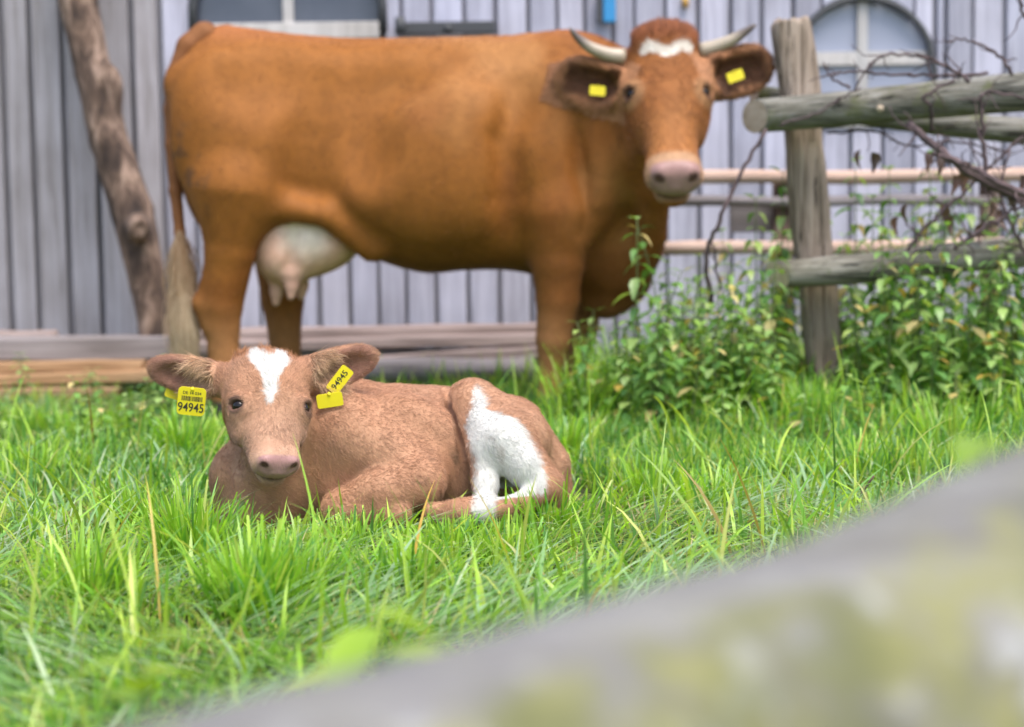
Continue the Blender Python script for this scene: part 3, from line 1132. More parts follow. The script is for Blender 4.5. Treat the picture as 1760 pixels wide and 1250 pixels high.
    wbl = sstep(.012, -.012, edge) * sstep(.51, .48, tt + nf*.02) * sstep(-.045, -.01, tt + nf*.02) * (hl[:, 2] > -.2) * (inhead > .3)
    notch = sstep(.055, .04, np.hypot((hl[:, 0] - .0) * .9, (tt - .015)) + nf*.02)
    wbl = wbl * (1 - notch)
    WHITE = (.60, .585, .55)
    C = mixc(C, WHITE, wbl)
    # muzzle: bare pink pad, pale rim
    pad = sstep(.175, .145, np.abs(hl[:, 0]) + nf*.01) * sstep(.945, .97, hl[:, 1]) * sstep(-.22, -.185, hl[:, 2]) * inhead
    C = mixc(C, (.50, .31, .21), inhead * sstep(.84, .95, hl[:, 1] + .35*np.clip(-hl[:, 2] - .08, 0, 1)) * .75)
    C = mixc(C, (.37, .205, .19), pad)
    C = mixc(C, (.16, .09, .075), inhead * sstep(.82, .9, hl[:, 1]) * sstep(.040, .015, np.abs(hl[:, 2] + .25)) * .85)
    for sg in (-1, 1):
        q = X(sg*S['nostril'][0] + sg*.012, S['nostril'][1] + .04, S['nostril'][2] + .02)
        C = mixc(C, (.07, .03, .028), sstep(.040, .026, np.linalg.norm(V - q, axis=1) / L * 1.0) * .9)
        e = X(sg*S['eye'][0], *S['eye'][1:])
        C = mixc(C, (.10, .055, .04), sstep(.088, .066, np.linalg.norm(V - e, axis=1) / L) * .9)
    # ears
    inear = np.zeros(len(V))
    for axs, c, half in (eL, eR):
        q = (V - c) @ axs.T / half
        m = (np.abs(q[:, 0]) < 1.25) * (np.abs(q[:, 1]) < .62) * (np.abs(q[:, 2]) < .7)
        inner = m * sstep(.1, .5, Nn @ axs[2]) * sstep(1.0, .8, np.abs(q[:, 0])) * sstep(.50, .40, np.abs(q[:, 1]))
        inear = np.maximum(inear, m * (q[:, 0] > -.75))
        C = mixc(C, (.30, .15, .105), inner * .85)
        C = mixc(C, (.52, .29, .165), inner * sstep(-.1, -.6, q[:, 0]) * .7)
    # white haunch and lower leg; tan patch shapes from a side map (x along the calf, z up)
    sx, sz = (V[:, 0] - P(870, 780, 3.7)[0]) * 792 + 870, 780 - (V[:, 2] - P(870, 780, 3.7)[2]) * 792
    e_l = np.interp(sz, [664, 690, 712, 730, 770, 800, 830, 900], [816, 812, 806, 800, 812, 818, 814, 808]) + nf*6
    e_r = np.interp(sz, [664, 680, 700, 706, 712, 735, 770, 810, 835, 842, 900], [826, 832, 838, 858, 885, 905, 924, 938, 938, 852, 852]) + nf*6
    near = V[:, 1] < 3.80
    w = sstep(-5, 5, sx - e_l) * sstep(-5, 5, e_r - sx) * sstep(660, 670, sz + nf*8) * near * (V[:, 0] > P(780, 700, 3.7)[0])
    C = mixc(C, WHITE, w)
    # dried dirt on belly and knee
    d = sstep(.15, .5, fbm(V, 24, 31)) * sstep(.05, .02, np.abs((sx - 795)/792)) * sstep(.10, .05, np.abs((sz - 830)/792)) * near
    C = mixc(C, (.12, .075, .045), d * .8)
    d = sstep(.3, .6, fbm(V, 40, 33)) * (V[:, 0] > P(700, 700, 3.7)[0]) * near
    C = mixc(C, (.17, .10, .06), d * .35)
    hoof = sstep(3, -3, sx - 776 + (sz - 870) * .3) * (sz > 862) * (sx > 735) * (V[:, 1] < 3.57)
    C = mixc(C, (.55, .36, .27), hoof * .8)
    C = np.clip(C, .004, .85)
    finish_animal('body', V + inv, Fc, C, root, M_COAT, 1 - pad)
    for e in eyes_for(root, X, fr, L, S): e.data.transform(Matrix.Translation(inv.tolist()))
    # ---- fur
    flow = np.repeat((ax * 1.0 + np.array([0, 0, -.55]))[None], len(V), 0)
    wh = np.array([0.0, .42])
    hd = (hl[:, 0:1] - wh[0]) * fr[0] * 1.0 + (hl[:, 1:2] - wh[1]) * fr[1] * 1.6 + fr[2]*.0
    flow = np.where((inhead > .3)[:, None], hd, flow)
    legm = (V[:, 2] < .14) & (V[:, 1] < 3.70) & (V[:, 0] > P(760, 800, 3.65)[0])
    flow = np.where(legm[:, None], np.array([.25, 0, -1.0]), flow)
    for axs, c, half in (eL, eR):
        q = (V - c) @ axs.T / half
        m = (np.abs(q[:, 0]) < 1.25) & (np.abs(q[:, 1]) < .62) & (np.abs(q[:, 2]) < .7) & (q[:, 0] > -.8)
        flow = np.where(m[:, None], axs[0] * 1.0 + axs[1] * (q[:, 1:2]) * 1.2, flow)
    ln = np.full(len(V), .012)
    ln = np.where(inhead > .3, .0095 + .006 * sstep(.25, .0, hl[:, 1]), ln)
    ln = np.where(inear > .5, .012, ln)
    ln = np.where(inhead * sstep(.78, .86, hl[:, 1]) > .5, .0055, ln)
    wt = 1.0 - np.clip(pad * 1.5, 0, 1)
    wt = wt * np.where(inhead > .3, 2.2, 1.0) * np.where(inear > .5, 2.0, 1.0)
    for sg in (-1, 1):
        e = X(sg*S['eye'][0], *S['eye'][1:])
        wt = wt * sstep(.055, .085, np.linalg.norm(V - e, axis=1) / L)
    wt = wt * (Nn[:, 1] < .55)
    fur('fur', V + inv, Fc, Nn, np.clip(wt, 0, 3), flow, ln, C, 190000, .00036, root, M_HAIR, .28, 3, .2, 4, .20)
    # tufts on the poll where the horns will grow, and long hair at the ear roots
    g = np.random.default_rng(5)
    tw = np.zeros(len(V))
    for q in (X(-.19, -.01, -.08), X(.20, -.02, -.08), X(0, -.04, -.08)):
        tw = np.maximum(tw, sstep(.03, .012, np.linalg.norm(V - q, axis=1)))
    fur('poll_tuft', V + inv, Fc, Nn, tw, -fr[1][None] + fr[2][None]*.3 + 0*V, np.full(len(V), .017), np.tile([[.36, .16, .07]], (len(V), 1)), 700, .0005, root, M_HAIR, .7, 6, .9)
    ew = np.zeros(len(V))
    for axs, c, half in (eL, eR):
        q = (V - c) @ axs.T / half
        ew = np.maximum(ew, sstep(.45, .1, np.abs(q[:, 0] + .45)) * (np.abs(q[:, 1]) < .5) * (Nn @ axs[2] > .0) * (np.abs(q[:, 2]) < .6))
    fl2 = np.where((V[:, 0] < A[0])[:, None], np.array([-.7, -.2, -.6]), np.array([.7, -.2, -.6]))
    fur('ear_hair', V + inv, Fc, Nn, ew, fl2, np.full(len(V), .032), np.tile([[.56, .36, .22]], (len(V), 1)), 3500, .0004, root, M_HAIR, .45, 8, .35)
    # ---- hooves
    # ---- tags
    TAGY = tag_mat()
    ink = simple_mat('tag_ink', (.03, .03, .02), .6)
    # left ear: front plate hangs below the ear, back plate behind it
    make_tag(root, inv, P(329, 690, 3.565), np.array([1, .12, -.13]), np.array([.10, .15, -1]), .058, .060, TAGY, ink, full=True)
    make_tag(root, inv, P(304, 671, 3.635), np.array([.9, .3, -.35]), np.array([.35, .1, -1]), .045, .04, TAGY, ink, full=False)
    make_tag(root, inv, P(584, 653, 3.625), np.array([.62, .10, .78]), np.array([.72, .25, -.62]), .062, .030, TAGY, ink, full=False, number=True)
    make_tag(root, inv, P(567, 688, 3.60), np.array([1, .1, .13]), np.array([-.12, .1, -1]), .055, .030, TAGY, ink, full=False)
    return root


def tag_mat():
    n = NT('yellow_tag')
    n.color(n.mix((.78, .66, .015), (.70, .56, .02), n.noise(40, 3)))
    n.set(Roughness=.42)
    n.b.inputs['Subsurface Weight'].default_value = 0.0
    return n.m


def text_mesh(body, size, mat, name):
    cu = bpy.data.curves.new('text', 'FONT')
    cu.body, cu.size, cu.align_x, cu.align_y = body, size, 'CENTER', 'CENTER'
    cu.offset = size * .012
    o = bpy.data.objects.new('text', cu)
    COL.objects.link(o)
    bpy.context.view_layer.update()
    me = bpy.data.meshes.new_from_object(o.evaluated_get(bpy.context.evaluated_depsgraph_get()))
    bpy.data.objects.remove(o)
    me.name = name
    me.materials.clear()
    me.materials.append(mat)
    return me


def make_tag(root, inv, c, right, down, w, h, mat, ink, full=False, number=False):
    """plastic ear tag: rounded plate, pin, print"""
    x = nrm(right)
    y = -nrm(down - x * (np.asarray(down) @ x))
    z = np.cross(x, y)
    c = np.asarray(c) + inv
    M = Matrix(((x[0], y[0], z[0], c[0]), (x[1], y[1], z[1], c[1]), (x[2], y[2], z[2], c[2]), (0, 0, 0, 1)))
    pts = []
    r = min(w, h) * .16
    for cx, cy, a0 in ((w/2 - r, h/2 - r, 0), (-w/2 + r, h/2 - r, 90), (-w/2 + r, -h/2 + r, 180), (w/2 - r, -h/2 + r, 270)):
        for i in range(5):
            a = math.radians(a0 + i*22.5)
            pts.append((cx + r*math.cos(a), cy + r*math.sin(a)))
    n = len(pts)
    b = MB()
    T = .0016
    bulge = lambda p: 0.0
    b.add([(p[0], p[1], T + bulge(p)) for p in pts] + [(p[0], p[1], -T + bulge(p)) for p in pts],
          [tuple(range(n)), tuple(range(2*n - 1, n - 1, -1))] + [(i, i + n, (i+1) % n + n, (i+1) % n) for i in range(n)])
    t = b.build('ear_tag', mat, root)
    t.matrix_local = M
    if not number:
        MB().tube([(0, h*.44, -.012), (0, h*.44, T + .001), (0, h*.44, T + .003)], [.003, .0042, .002], 10).build('tag_pin', mat, t, True)
    zz = T + .0012
    if full:
        me = text_mesh('94945', h*.40, ink, 'number')
        o = link('number', me, t)
        o.scale = (.92, 1.12, 1)
        o.location = (0, -h*.23, T + .0005)
        me = text_mesh('DE 14 034', h*.15, ink, 'country_code')
        o = link('country_code', me, t)
        o.location = (0, h*.30, T + .0005)
        bars = MB()
        g = random.Random(3)
        xx = -w*.36
        while xx < w*.36:
            bw = g.choice((.0006, .0006, .0012, .0018))
            bars.add([(xx, -.0, 0), (xx + bw, 0, 0), (xx + bw, h*.17, 0), (xx, h*.17, 0)], [(0, 1, 2, 3)])
            xx += bw + g.choice((.0006, .0012))
        o = bars.build('barcode', ink, t)
        o.location = (0, .001, T + .0005)
    if number:
        me = text_mesh('94945', h*.62, ink, 'number')
        o = link('number', me, t)
        o.location = (0, 0, T + .0005)
    return t


# ------------------------------------------------------------------ cow
def build_cow():
    YC = 6.0
    root = empty('cow', P(700, 705, YC) * np.array([1, 1, 0]))
    tag(root, 'reddish brown horned cow standing side-on by the barn wall, head turned to look', 'cow')
    inv = -np.array(root.location)
    F = Field()
    fr_b = np.array([[0, -1.0, 0], [1.0, 0, 0], [0, 0, 1.0]])
    O = np.array([0, YC, 0])
    ss = []
    for px, yt, yb, hw in [(301, 190, 250, .03), (308, 135, 310, .10), (325, 90, 370, .16), (360, 62, 395, .215), (420, 58, 400, .25), (490, 64, 400, .275), (560, 71, 415, .28),
                           (640, 73, 446, .31), (720, 70, 468, .33), (800, 68, 464, .33), (880, 68, 466, .305), (940, 72, 480, .265), (1000, 76, 505, .23), (1050, 100, 525, .19),
                           (1095, 150, 505, .15), (1125, 230, 440, .10), (1140, 300, 380, .03)]:
        a, b = P(px, yt, YC), P(px, yb, YC)
        ss.append((a[0], a[2], b[2], hw))
    F.loft(O, fr_b, [s[0] for s in ss], [0]*len(ss), [s[1] for s in ss], [s[2] for s in ss], [s[3] for s in ss],
           [-.1, -.1, -.05, 0, 0, 0, -.05, -.14, -.18, -.18, -.12, -.05, 0, 0, 0, 0, 0], 2.2, .05)
    NY, FY = 5.79, 6.21
    # spine ridge and tail head
    F.chain([P(345, 66, YC), P(390, 64, YC), P(480, 76, YC), P(600, 86, YC), P(760, 84, YC), P(900, 80, YC), P(1010, 96, YC)], [.035, .04, .035, .035, .03, .035, .05], .03)
    for sy, YY in ((-1, NY), (1, FY)):
        F.ell(P(325, 150, YC) + [0, sy*.13, 0], (.06, .05, .07), None, .08)                       # pin bone
        F.ell(P(960, 270, YC) + [0, sy*.235, 0], (.125, .085, .29), None, .07)                       # shoulder blade
        F.ell(P(985, 350, YC) + [0, sy*.225, 0], (.13, .09, .13), None, .07)                      # point of the shoulder
        F.ell(P(405, 235, YC) + [0, sy*.20, 0], (.19, .10, .27), None, .10)                       # thigh
        F.ell(P(440, 320, YC) + [0, sy*.21, 0], (.14, .075, .17), None, .08)                      # stifle
        F.ell(P(760, 280, YC) + [0, sy*.27, 0], (.32, .09, .24), None, .10)
    # flank hollow, neck groove
    for hy in (5.692, 6.308):
        F.ell(P(632, 140, hy), (.16, .085, .075), None, .14, 's')
        F.ell(P(612, 230, hy - .035 if hy < 6 else hy + .035), (.10, .08, .14), None, .14, 's')
        F.ell(P(450, 120, hy - .02 if hy < 6 else hy + .02), (.13, .08, .09), None, .16, 's')
    F.chain([P(552, 140, 5.715), P(530, 230, 5.695), P(522, 320, 5.69), P(500, 370, 5.68)], [.025, .046, .052, .035], .10, 's')
    F.chain([P(892, 150, 5.715), P(870, 240, 5.675), P(876, 340, 5.67), P(893, 440, 5.695)], [.025, .034, .04, .036], .09, 's')
    F.chain([P(992, 190, 5.715), P(1008, 300, 5.705), P(1000, 400, 5.715)], [.02, .03, .02], .07, 's')
    # flank fold to the belly
    F.chain([P(470, 355, 5.77), P(560, 372, 5.75), P(640, 425, 5.80)], [.04, .035, .05], .06)
    # hind legs
    F.chain([P(405, 330, NY), P(396, 430, NY), P(381, 525, NY + .01), P(384, 600, NY + .01), P(388, 672, NY), P(396, 706, NY - .01)], [.145, .086, .070, .052, .056, .052], .05)
    F.cap(P(372, 455, NY), P(346, 522, NY), .02, .026, .03)
    F.cap(P(346, 522, NY), P(362, 560, NY), .026, .03, .03)
    F.chain([P(450, 330, FY), P(480, 430, FY), P(486, 515, FY), P(490, 590, FY), P(492, 655, FY), P(500, 685, FY)], [.15, .095, .076, .056, .058, .054], .05)
    # fore legs
    F.chain([P(955, 370, NY), P(958, 450, NY), P(958, 515, NY), P(951, 585, NY), P(946, 645, NY), P(946, 690, NY), P(952, 712, NY)], [.12, .090, .072, .058, .038, .046, .046], .05)
    F.chain([P(985, 380, FY), P(1000, 470, FY), P(1000, 560, FY - .03), P(992, 630, FY - .04), P(990, 668, FY - .05)], [.11, .09, .06, .042, .048], .05)
    # brisket and dewlap
    F.chain([P(1010, 420, YC), P(1035, 505, YC), P(1085, 480, YC)], [.15, .075, .06], .07, flat=((0, 1, 0), .7))
    F.chain([P(1128, 330, 5.72), P(1118, 400, 5.84), P(1085, 470, 5.94)], [.05, .055, .06], .05)
    F.cap(P(1060, 380, YC), P(1105, 420, 5.93), .13, .07, .06)
    # neck
    A, N = P(1142, 62, 5.66), P(1163, 292, 5.355)
    fr, L = head_frame(A, N, math.radians(5), math.radians(-5))
    F.cap(P(985, 190, 5.98), P(1095, 175, 5.80), .25, .165, .10)
    F.cap(P(1020, 290, 5.95), P(1120, 250, 5.72), .21, .115, .08)
    F.cap(P(1072, 200, 5.70), P(1064, 330, 5.77), .014, .010, .06)
    F.cap(P(1035, 190, 5.685), P(1030, 340, 5.735), .012, .010, .07)
    S = dict(st=[(-.07, .08, -.10, -.22, 0), (-.03, .17, -.03, -.30, .05), (.05, .24, .015, -.38, .05), (.18, .25, .03, -.45, .05), (.33, .258, .025, -.48, .12),
                 (.48, .222, .01, -.45, .10), (.62, .165, -.01, -.39, .08), (.76, .148, -.02, -.33, .03), (.90, .152, -.03, -.29, -.05), (1.0, .13, -.06, -.25, 0), (1.05, .06, -.12, -.18, 0)],
             eye=(.226, .39, -.060), er=.038, cheek=(.17, .42, -.26), nostril=(.088, .98, -.075), muzzle=(.158, .93, -.13), sink=.004)
    X = add_head(F, A, fr, L, S)
    F.ell(X(0, .015, .0), np.array([.20, .125, .085])*L, fr, .06*L)                              # poll tuft mound
    eL = ear(F, P(1075, 158, 5.66), P(958, 126, 5.68), np.array([-.1, -1, -.15]), .078, .035, .04)
    eR = ear(F, P(1210, 140, 5.64), P(1325, 108, 5.68), np.array([.1, -1, -.1]), .082, .035, .04)
    V, Fc = F.mesh(.0095, 3)
    Nn = vert_normals(V, Fc)
    hl = (V - A) @ fr.T / L
    inhead = head_mask(hl, S)
    nz, nf = fbm(V, 5, 5), fbm(V, 60, 8, 2)
    C = np.repeat(np.array([[.25, .092, .017]]), len(V), 0) * (1 + .10 * nz)[:, None]
    C = mixc(C, (.19, .064, .013), sstep(P(880, 300, 6)[0], P(1010, 300, 6)[0], V[:, 0]) * .6)
    C = mixc(C, (.32, .145, .046), sstep(.0, .5, fbm(V, 3.1, 21)) * .8)
    C = mixc(C, (.185, .06, .013), sstep(.05, .55, fbm(V, 3.8, 47)) * .6)
    C = C * (1 + .10 * fbm(V * [1, 1, .5], 24, 71, 3))[:, None]
    C = mixc(C, (.36, .13, .055), sstep(1.25, 1.36, V[:, 2]) * .5 * (1 - inhead))  # lit top of the back put into the coat colour, paler and pinker
    # darker red brown low on the belly and chest, except upward faces
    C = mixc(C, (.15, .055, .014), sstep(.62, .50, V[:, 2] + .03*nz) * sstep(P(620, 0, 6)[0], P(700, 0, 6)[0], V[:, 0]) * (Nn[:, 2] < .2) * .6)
    dd = sstep(.15, .5, fbm(V, 30, 61)) * sstep(.16, .04, np.abs(V[:, 0] - P(318, 280, 5.8)[0])) * sstep(.22, .08, np.abs(V[:, 2] - P(318, 290, 5.8)[2]))
    C = mixc(C, (.10, .05, .025), dd * .7)
    legs = sstep(.42, .25, V[:, 2])
    C = mixc(C, (.33, .16, .065), legs * .6)
    C = mixc(C, (.26, .092, .024), inhead * .6)
    C = mixc(C, (.37, .15, .045), inhead * sstep(.5, .8, hl[:, 1]) * .7)
    C = mixc(C, (.20, .06, .022), inhead * sstep(.13, .03, hl[:, 1]) * .75)
    star = sstep(.02, -.01, np.abs(hl[:, 0] - .0) - .145 + nf*.03) * sstep(.035, .022, np.abs(hl[:, 1] - .135 - .02*np.cos(hl[:, 0]*30)) + nf*.012) * (hl[:, 2] > -.1) * (inhead > .3)
    C = mixc(C, (.72, .66, .58), star)
    rim = inhead * sstep(.835, .885, hl[:, 1] + .02*np.abs(hl[:, 0])/.15)
    C = mixc(C, (.40, .235, .13), rim)
    pad = sstep(.16, .135, np.abs(hl[:, 0])) * sstep(.915, .945, hl[:, 1]) * sstep(-.21, -.175, hl[:, 2]) * inhead
    C = mixc(C, (.32, .19, .17), pad)
    C = mixc(C, (.14, .075, .06), inhead * sstep(.82, .9, hl[:, 1]) * sstep(.035, .015, np.abs(hl[:, 2] + .245)) * .7)
    for sg in (-1, 1):
        q = X(sg*S['nostril'][0] + sg*.012, S['nostril'][1] + .04, S['nostril'][2] + .02)
        C = mixc(C, (.07, .03, .028), sstep(.040, .026, np.linalg.norm(V - q, axis=1) / L) * .9)
        e = X(sg*S['eye'][0], *S['eye'][1:])
        de = np.linalg.norm(V - e, axis=1) / L
        C = mixc(C, (.45, .25, .12), sstep(.12, .08, de) * .6)
        C = mixc(C, (.07, .03, .02), sstep(.062, .048, de) * .9)
    inear = np.zeros(len(V))
    for axs, c, half in (eL, eR):
        q = (V - c) @ axs.T / half
        m = (np.abs(q[:, 0]) < 1.25) * (np.abs(q[:, 1]) < .85) * (np.abs(q[:, 2]) < .6)
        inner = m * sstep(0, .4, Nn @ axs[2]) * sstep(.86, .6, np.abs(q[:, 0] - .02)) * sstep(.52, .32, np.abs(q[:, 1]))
        inear = np.maximum(inear, m * (q[:, 0] > -.7))
        C = mixc(C, (.36, .17, .08), m)
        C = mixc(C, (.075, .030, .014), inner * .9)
    hoof = sstep(.075, .06, V[:, 2])
    C = mixc(C, (.06, .05, .045), hoof)
    C = np.clip(C, .004, .85)
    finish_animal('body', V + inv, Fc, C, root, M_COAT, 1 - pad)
    for e in eyes_for(root, X, fr, L, S): e.data.transform(Matrix.Translation(inv.tolist()))
    # fur
    flow = np.repeat(np.array([[-1.0, 0, -.7]]), len(V), 0)
    flow = np.where((inhead > .3)[:, None], hl[:, 0:1]*fr[0] + (hl[:, 1:2] - .38)*fr[1]*1.5, flow)
    for axs, c, half in (eL, eR):
        q = (V - c) @ axs.T / half
        m = (np.abs(q[:, 0]) < 1.25) & (np.abs(q[:, 1]) < .85) & (np.abs(q[:, 2]) < .6) & (q[:, 0] > -.8)
        flow = np.where(m[:, None], axs[0]*(q[:, 0:1] + .6) + axs[1]*q[:, 1:2]*1.6, flow)
    ln = np.full(len(V), .012)
    ln = np.where(inhead > .3, .014 + .012*sstep(.12, .0, hl[:, 1]), ln)
    ln = np.where(inear > .5, .020, ln)
    wt = np.where(inhead > .3, 3.0, .5) * np.where(inear > .5, 14.0, 1.0) * (1 - np.clip(pad + rim*.7, 0, 1)) * (Nn[:, 1] < .5)
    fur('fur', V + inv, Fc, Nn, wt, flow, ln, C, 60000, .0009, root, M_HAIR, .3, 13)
    # horns
    hm = NT('horn')
    cz = hm.node('ShaderNodeAttribute', attribute_name='col').outputs['Color']
    hm.color(hm.mix(cz, (.75, .72, .68), hm.noise(30, 4), 'MULTIPLY'))
    hm.set(Roughness=.4)
    for pts, sgn in (([(1072, 98), (1045, 94), (1015, 82), (993, 65), (979, 48)], 1), ([(1205, 88), (1232, 80), (1260, 68), (1282, 54), (1300, 42)], -1)):
        q = np.array([P(x, y, 5.66 - .05*i/4 * (1 if i < 3 else .9)) for i, (x, y) in enumerate(pts)]) + inv
        ts = np.linspace(0, 1, 14)
        qq = np.stack([catmull(np.linspace(0, 1, 5), q[:, j], 14)[1] for j in range(3)], 1)
        rr = np.interp(ts, [0, .15, .6, .92, 1], [.027, .025, .017, .008, .003])
        b = MB().tube(qq, rr, 14)
        o = b.build('horn', hm.m, root, True)
        tc = np.repeat(ts, 14)
        cc = np.array([[.44, .37, .28]]) * (1 - sstep(.45, .75, tc))[:, None] + np.array([[.13, .10, .085]]) * sstep(.45, .75, tc)[:, None]
        add_color(o.data, cc)
    # udder and teats
    U = Field()
    U.ell(P(528, 410, 5.92), (.150, .14, .135), None, .04)
    U.ell(P(488, 440, 5.89), (.10, .11, .095), None, .05)
    U.ell(P(475, 395, 5.92), (.10, .12, .10), None, .06)
    U.cap(P(505, 380, 5.765), P(498, 460, 5.80), .006, .010, .05, 's')
    U.ell(P(575, 420, 5.93), (.085, .12, .06), None, .06)
    for px, py, yy in ((502, 470, 5.84), (476, 480, 5.90), (520, 470, 6.0)):
        U.chain([P(px, py, yy), P(px - 1, py + 22, yy), P(px - 2, py + 40, yy)], [.028, .022, .015], .03)
    uv, uf = U.mesh(.008, 3)
    z = uv[:, 2]
    cu = np.repeat(np.array([[.70, .42, .30]]), len(uv), 0)
    wp = sstep(.13, .05, np.linalg.norm((uv - P(532, 390, 5.80)) * [1, .3, 1], axis=1) + .04*fbm(uv, 14, 3))
    cu = mixc(cu, (.86, .70, .57), wp)
    cu = mixc(cu, (.62, .36, .27), sstep(P(0, 462, 5.9)[2], P(0, 490, 5.9)[2], z))
    me = raw_mesh('udder', uv + inv, uf, M_COAT)
    add_color(me, cu)
    link('udder', me, root)
    # tail: dock, then the pale switch of hair
    tp = [(352, 62), (326, 82), (304, 130), (297, 190), (297, 250), (302, 330), (309, 400), (312, 460), (316, 520)]
    q = np.array([P(x, y, 5.98 - .02*i) for i, (x, y) in enumerate(tp)])
    T = Field()
    T.chain(list(q), [.05, .045, .036, .030, .026, .022, .019, .018, .013], .02)
    tv, tf = T.mesh(.007, 3)
    tcol = np.repeat(np.array([[.20, .08, .028]]), len(tv), 0)
    me = raw_mesh('tail', tv + inv, tf, M_COAT)
    add_color(me, tcol)
    tail = link('tail', me, root)
    g = np.random.default_rng(2)
    n = 5000
    s = g.random(n)**.8
    base = np.stack([np.interp(s, [0, .5, 1], [a, b, c]) for a, b, c in zip(P(309, 395, 5.84), P(313, 470, 5.82), P(316, 530, 5.8))], 1)
    L_ = .16 + .12*g.random(n)
    off = g.normal(0, 1, (n, 3)) * [.016, .016, 0]
    pts = []
    wave = g.normal(0, .012, (n, 3))
    for t in np.linspace(0, 1, 6):
        pts.append(base + off*(.3 + 1.3*t*(1.35 - t)) + np.array([.02, 0, -1.0])*(L_*t)[:, None] + wave*math.sin(t*3)*1.2)
    pos = np.stack(pts, 1).reshape(-1, 3) + inv
    pos[:, 2] = np.maximum(pos[:, 2], .02)
    cv = bpy.data.hair_curves.new('tail_switch')
    cv.add_curves([6]*n)
    cv.position_data.foreach_set('vector', pos.astype(np.float32).ravel())
    ra = cv.attributes.get('radius') or cv.attributes.new('radius', 'FLOAT', 'POINT')
    ra.data.foreach_set('value', (np.tile(np.linspace(1, .3, 6), n)*.0011).astype(np.float32))
    a = cv.attributes.new('col', 'FLOAT_COLOR', 'CURVE')
    c4 = np.ones((n, 4), np.float32)
    mixw = g.random(n)[:, None]*.5 + .5*s[:, None]
    c4[:, :3] = np.array([[.26, .13, .05]])*(1 - mixw) + np.array([[.56, .45, .30]])*mixw
    a.data.foreach_set('color', c4.ravel())
    cv.materials.append(M_HAIR)
    link('tail_switch', cv, tail)['kind'] = 'stuff'
    # small yellow ear tags
    TY = bpy.data.materials['yellow_tag']
    ink = bpy.data.materials['tag_ink']
    make_tag(root, inv, P(1027, 156, 5.635), np.array([1, .05, -.1]), np.array([.1, 0, -1]), .052, .032, TY, ink)
    make_tag(root, inv, P(1264, 131, 5.615), np.array([1, .05, .35]), np.array([.3, 0, -1]), .055, .034, TY, ink)
    return root


calf = build_calf()
cow = build_cow()


# ================================================================== PLANTS
def leaf_mat(name, sat=1.0, trans=.35):
    n = NT(name)
    a = n.node('ShaderNodeAttribute', attribute_name='col')
    oi = n.node('ShaderNodeObjectInfo')
    c = n.mix(a.outputs['Color'], n.ramp(oi.outputs['Random'], [(0, (.72, .8, .75)), (.5, (1, 1, 1)), (1, (1.25, 1.12, .9))]), .8, 'MULTIPLY')
    n.color(c)
    n.set(Roughness=.38)
    n.b.inputs['Specular IOR Level'].default_value = .55
    t = n.node('ShaderNodeBsdfTranslucent')
    hs = n.node('ShaderNodeMix', data_type='RGBA', blend_type='MULTIPLY')
    hs.inputs[0].default_value = 1
    n.l.new(c, hs.inputs[6])
    hs.inputs[7].default_value = (1.7, 1.75, .7, 1)
    n.l.new(hs.outputs[2], t.inputs['Color'])
    mx = n.node('ShaderNodeMixShader')
    mx.inputs[0].default_value = trans
    n.l.new(n.b.outputs[0], mx.inputs[1])
    n.l.new(t.outputs[0], mx.inputs[2])
    n.l.new(mx.outputs[0], n.out.inputs['Surface'])
    return n.m


M_GRASS = leaf_mat('grass_blade', trans=.35)
M_LEAF = leaf_mat('nettle_leaf', trans=.3)
M_STEM = simple_mat('green_stem', (.09, .13, .035), .7)
M_TWIG = NT('dead_twig')
M_TWIG.color(M_TWIG.ramp(M_TWIG.noise(40, 4), [(.3, (.045, .028, .03)), (.7, (.13, .085, .085))]))
M_TWIG.set(Roughness=.8)
M_TWIG = M_TWIG.m


def blades(root, length, width, az, lean, bend, c0, c1, nseg=5, blunt=None, twist=None, kink=None):
    n = len(root)
    d = np.stack([np.cos(az), np.sin(az), 0*az], 1)
    pos = [root.copy()]
    p = root.copy()
    zmin = root[:, 2] + .004
    for i in range(nseg):
        t = (i + .5) / nseg
        th = lean + bend * t**1.3
        step = (length / nseg)[:, None] * (np.sin(th)[:, None]*d + np.cos(th)[:, None]*np.array([0, 0, 1.0]))
        p = p + step
        p[:, 2] = np.maximum(p[:, 2], zmin + .004*i)
        pos.append(p.copy())
    pos = np.stack(pos, 1)
    tw = az + math.pi/2 + (twist if twist is not None else 0)
    sd = np.stack([np.cos(tw), np.sin(tw), 0*tw], 1)
    ts = np.linspace(0, 1, nseg + 1)
    prof = np.clip(.55 + 1.4*ts, 0, 1)[None] * (1 - np.clip((ts[None] - .45)/.55, 0, 1)**1.6 * (.97 if blunt is None else (.97*(1 - blunt))[:, None]))
    w = width[:, None] * prof * .5
    Lf, Rt = pos - sd[:, None]*w[..., None], pos + sd[:, None]*w[..., None]
    V = np.stack([Lf, Rt], 2).reshape(n, -1, 3)
    k = 2*(nseg + 1)
    base = (np.arange(n)*k)[:, None]
    q = np.arange(nseg)*2
    F = np.stack([base + q, base + q + 1, base + q + 3, base + q + 2], 2).reshape(-1, 4)
    mixw = np.repeat(ts, 2)[None, :, None]
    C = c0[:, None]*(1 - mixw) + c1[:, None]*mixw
    return V.reshape(-1, 3), F, C.reshape(-1, 3)


def join(parts):
    V, F, C, n = [], [], [], 0
    for v, f, c in parts:
        V.append(v); F.append(f + n); C.append(c)
        n += len(v)
    return np.concatenate(V), np.concatenate(F), np.concatenate(C)


CALF_A, CALF_B = P(400, 880, 3.74)[:2], P(945, 880, 3.93)[:2]


def calf_dist(xy):
    ab = CALF_B - CALF_A
    t = np.clip(((xy - CALF_A) @ ab) / (ab @ ab), 0, 1)
    return np.linalg.norm(xy - CALF_A - t[:, None]*ab, axis=1)


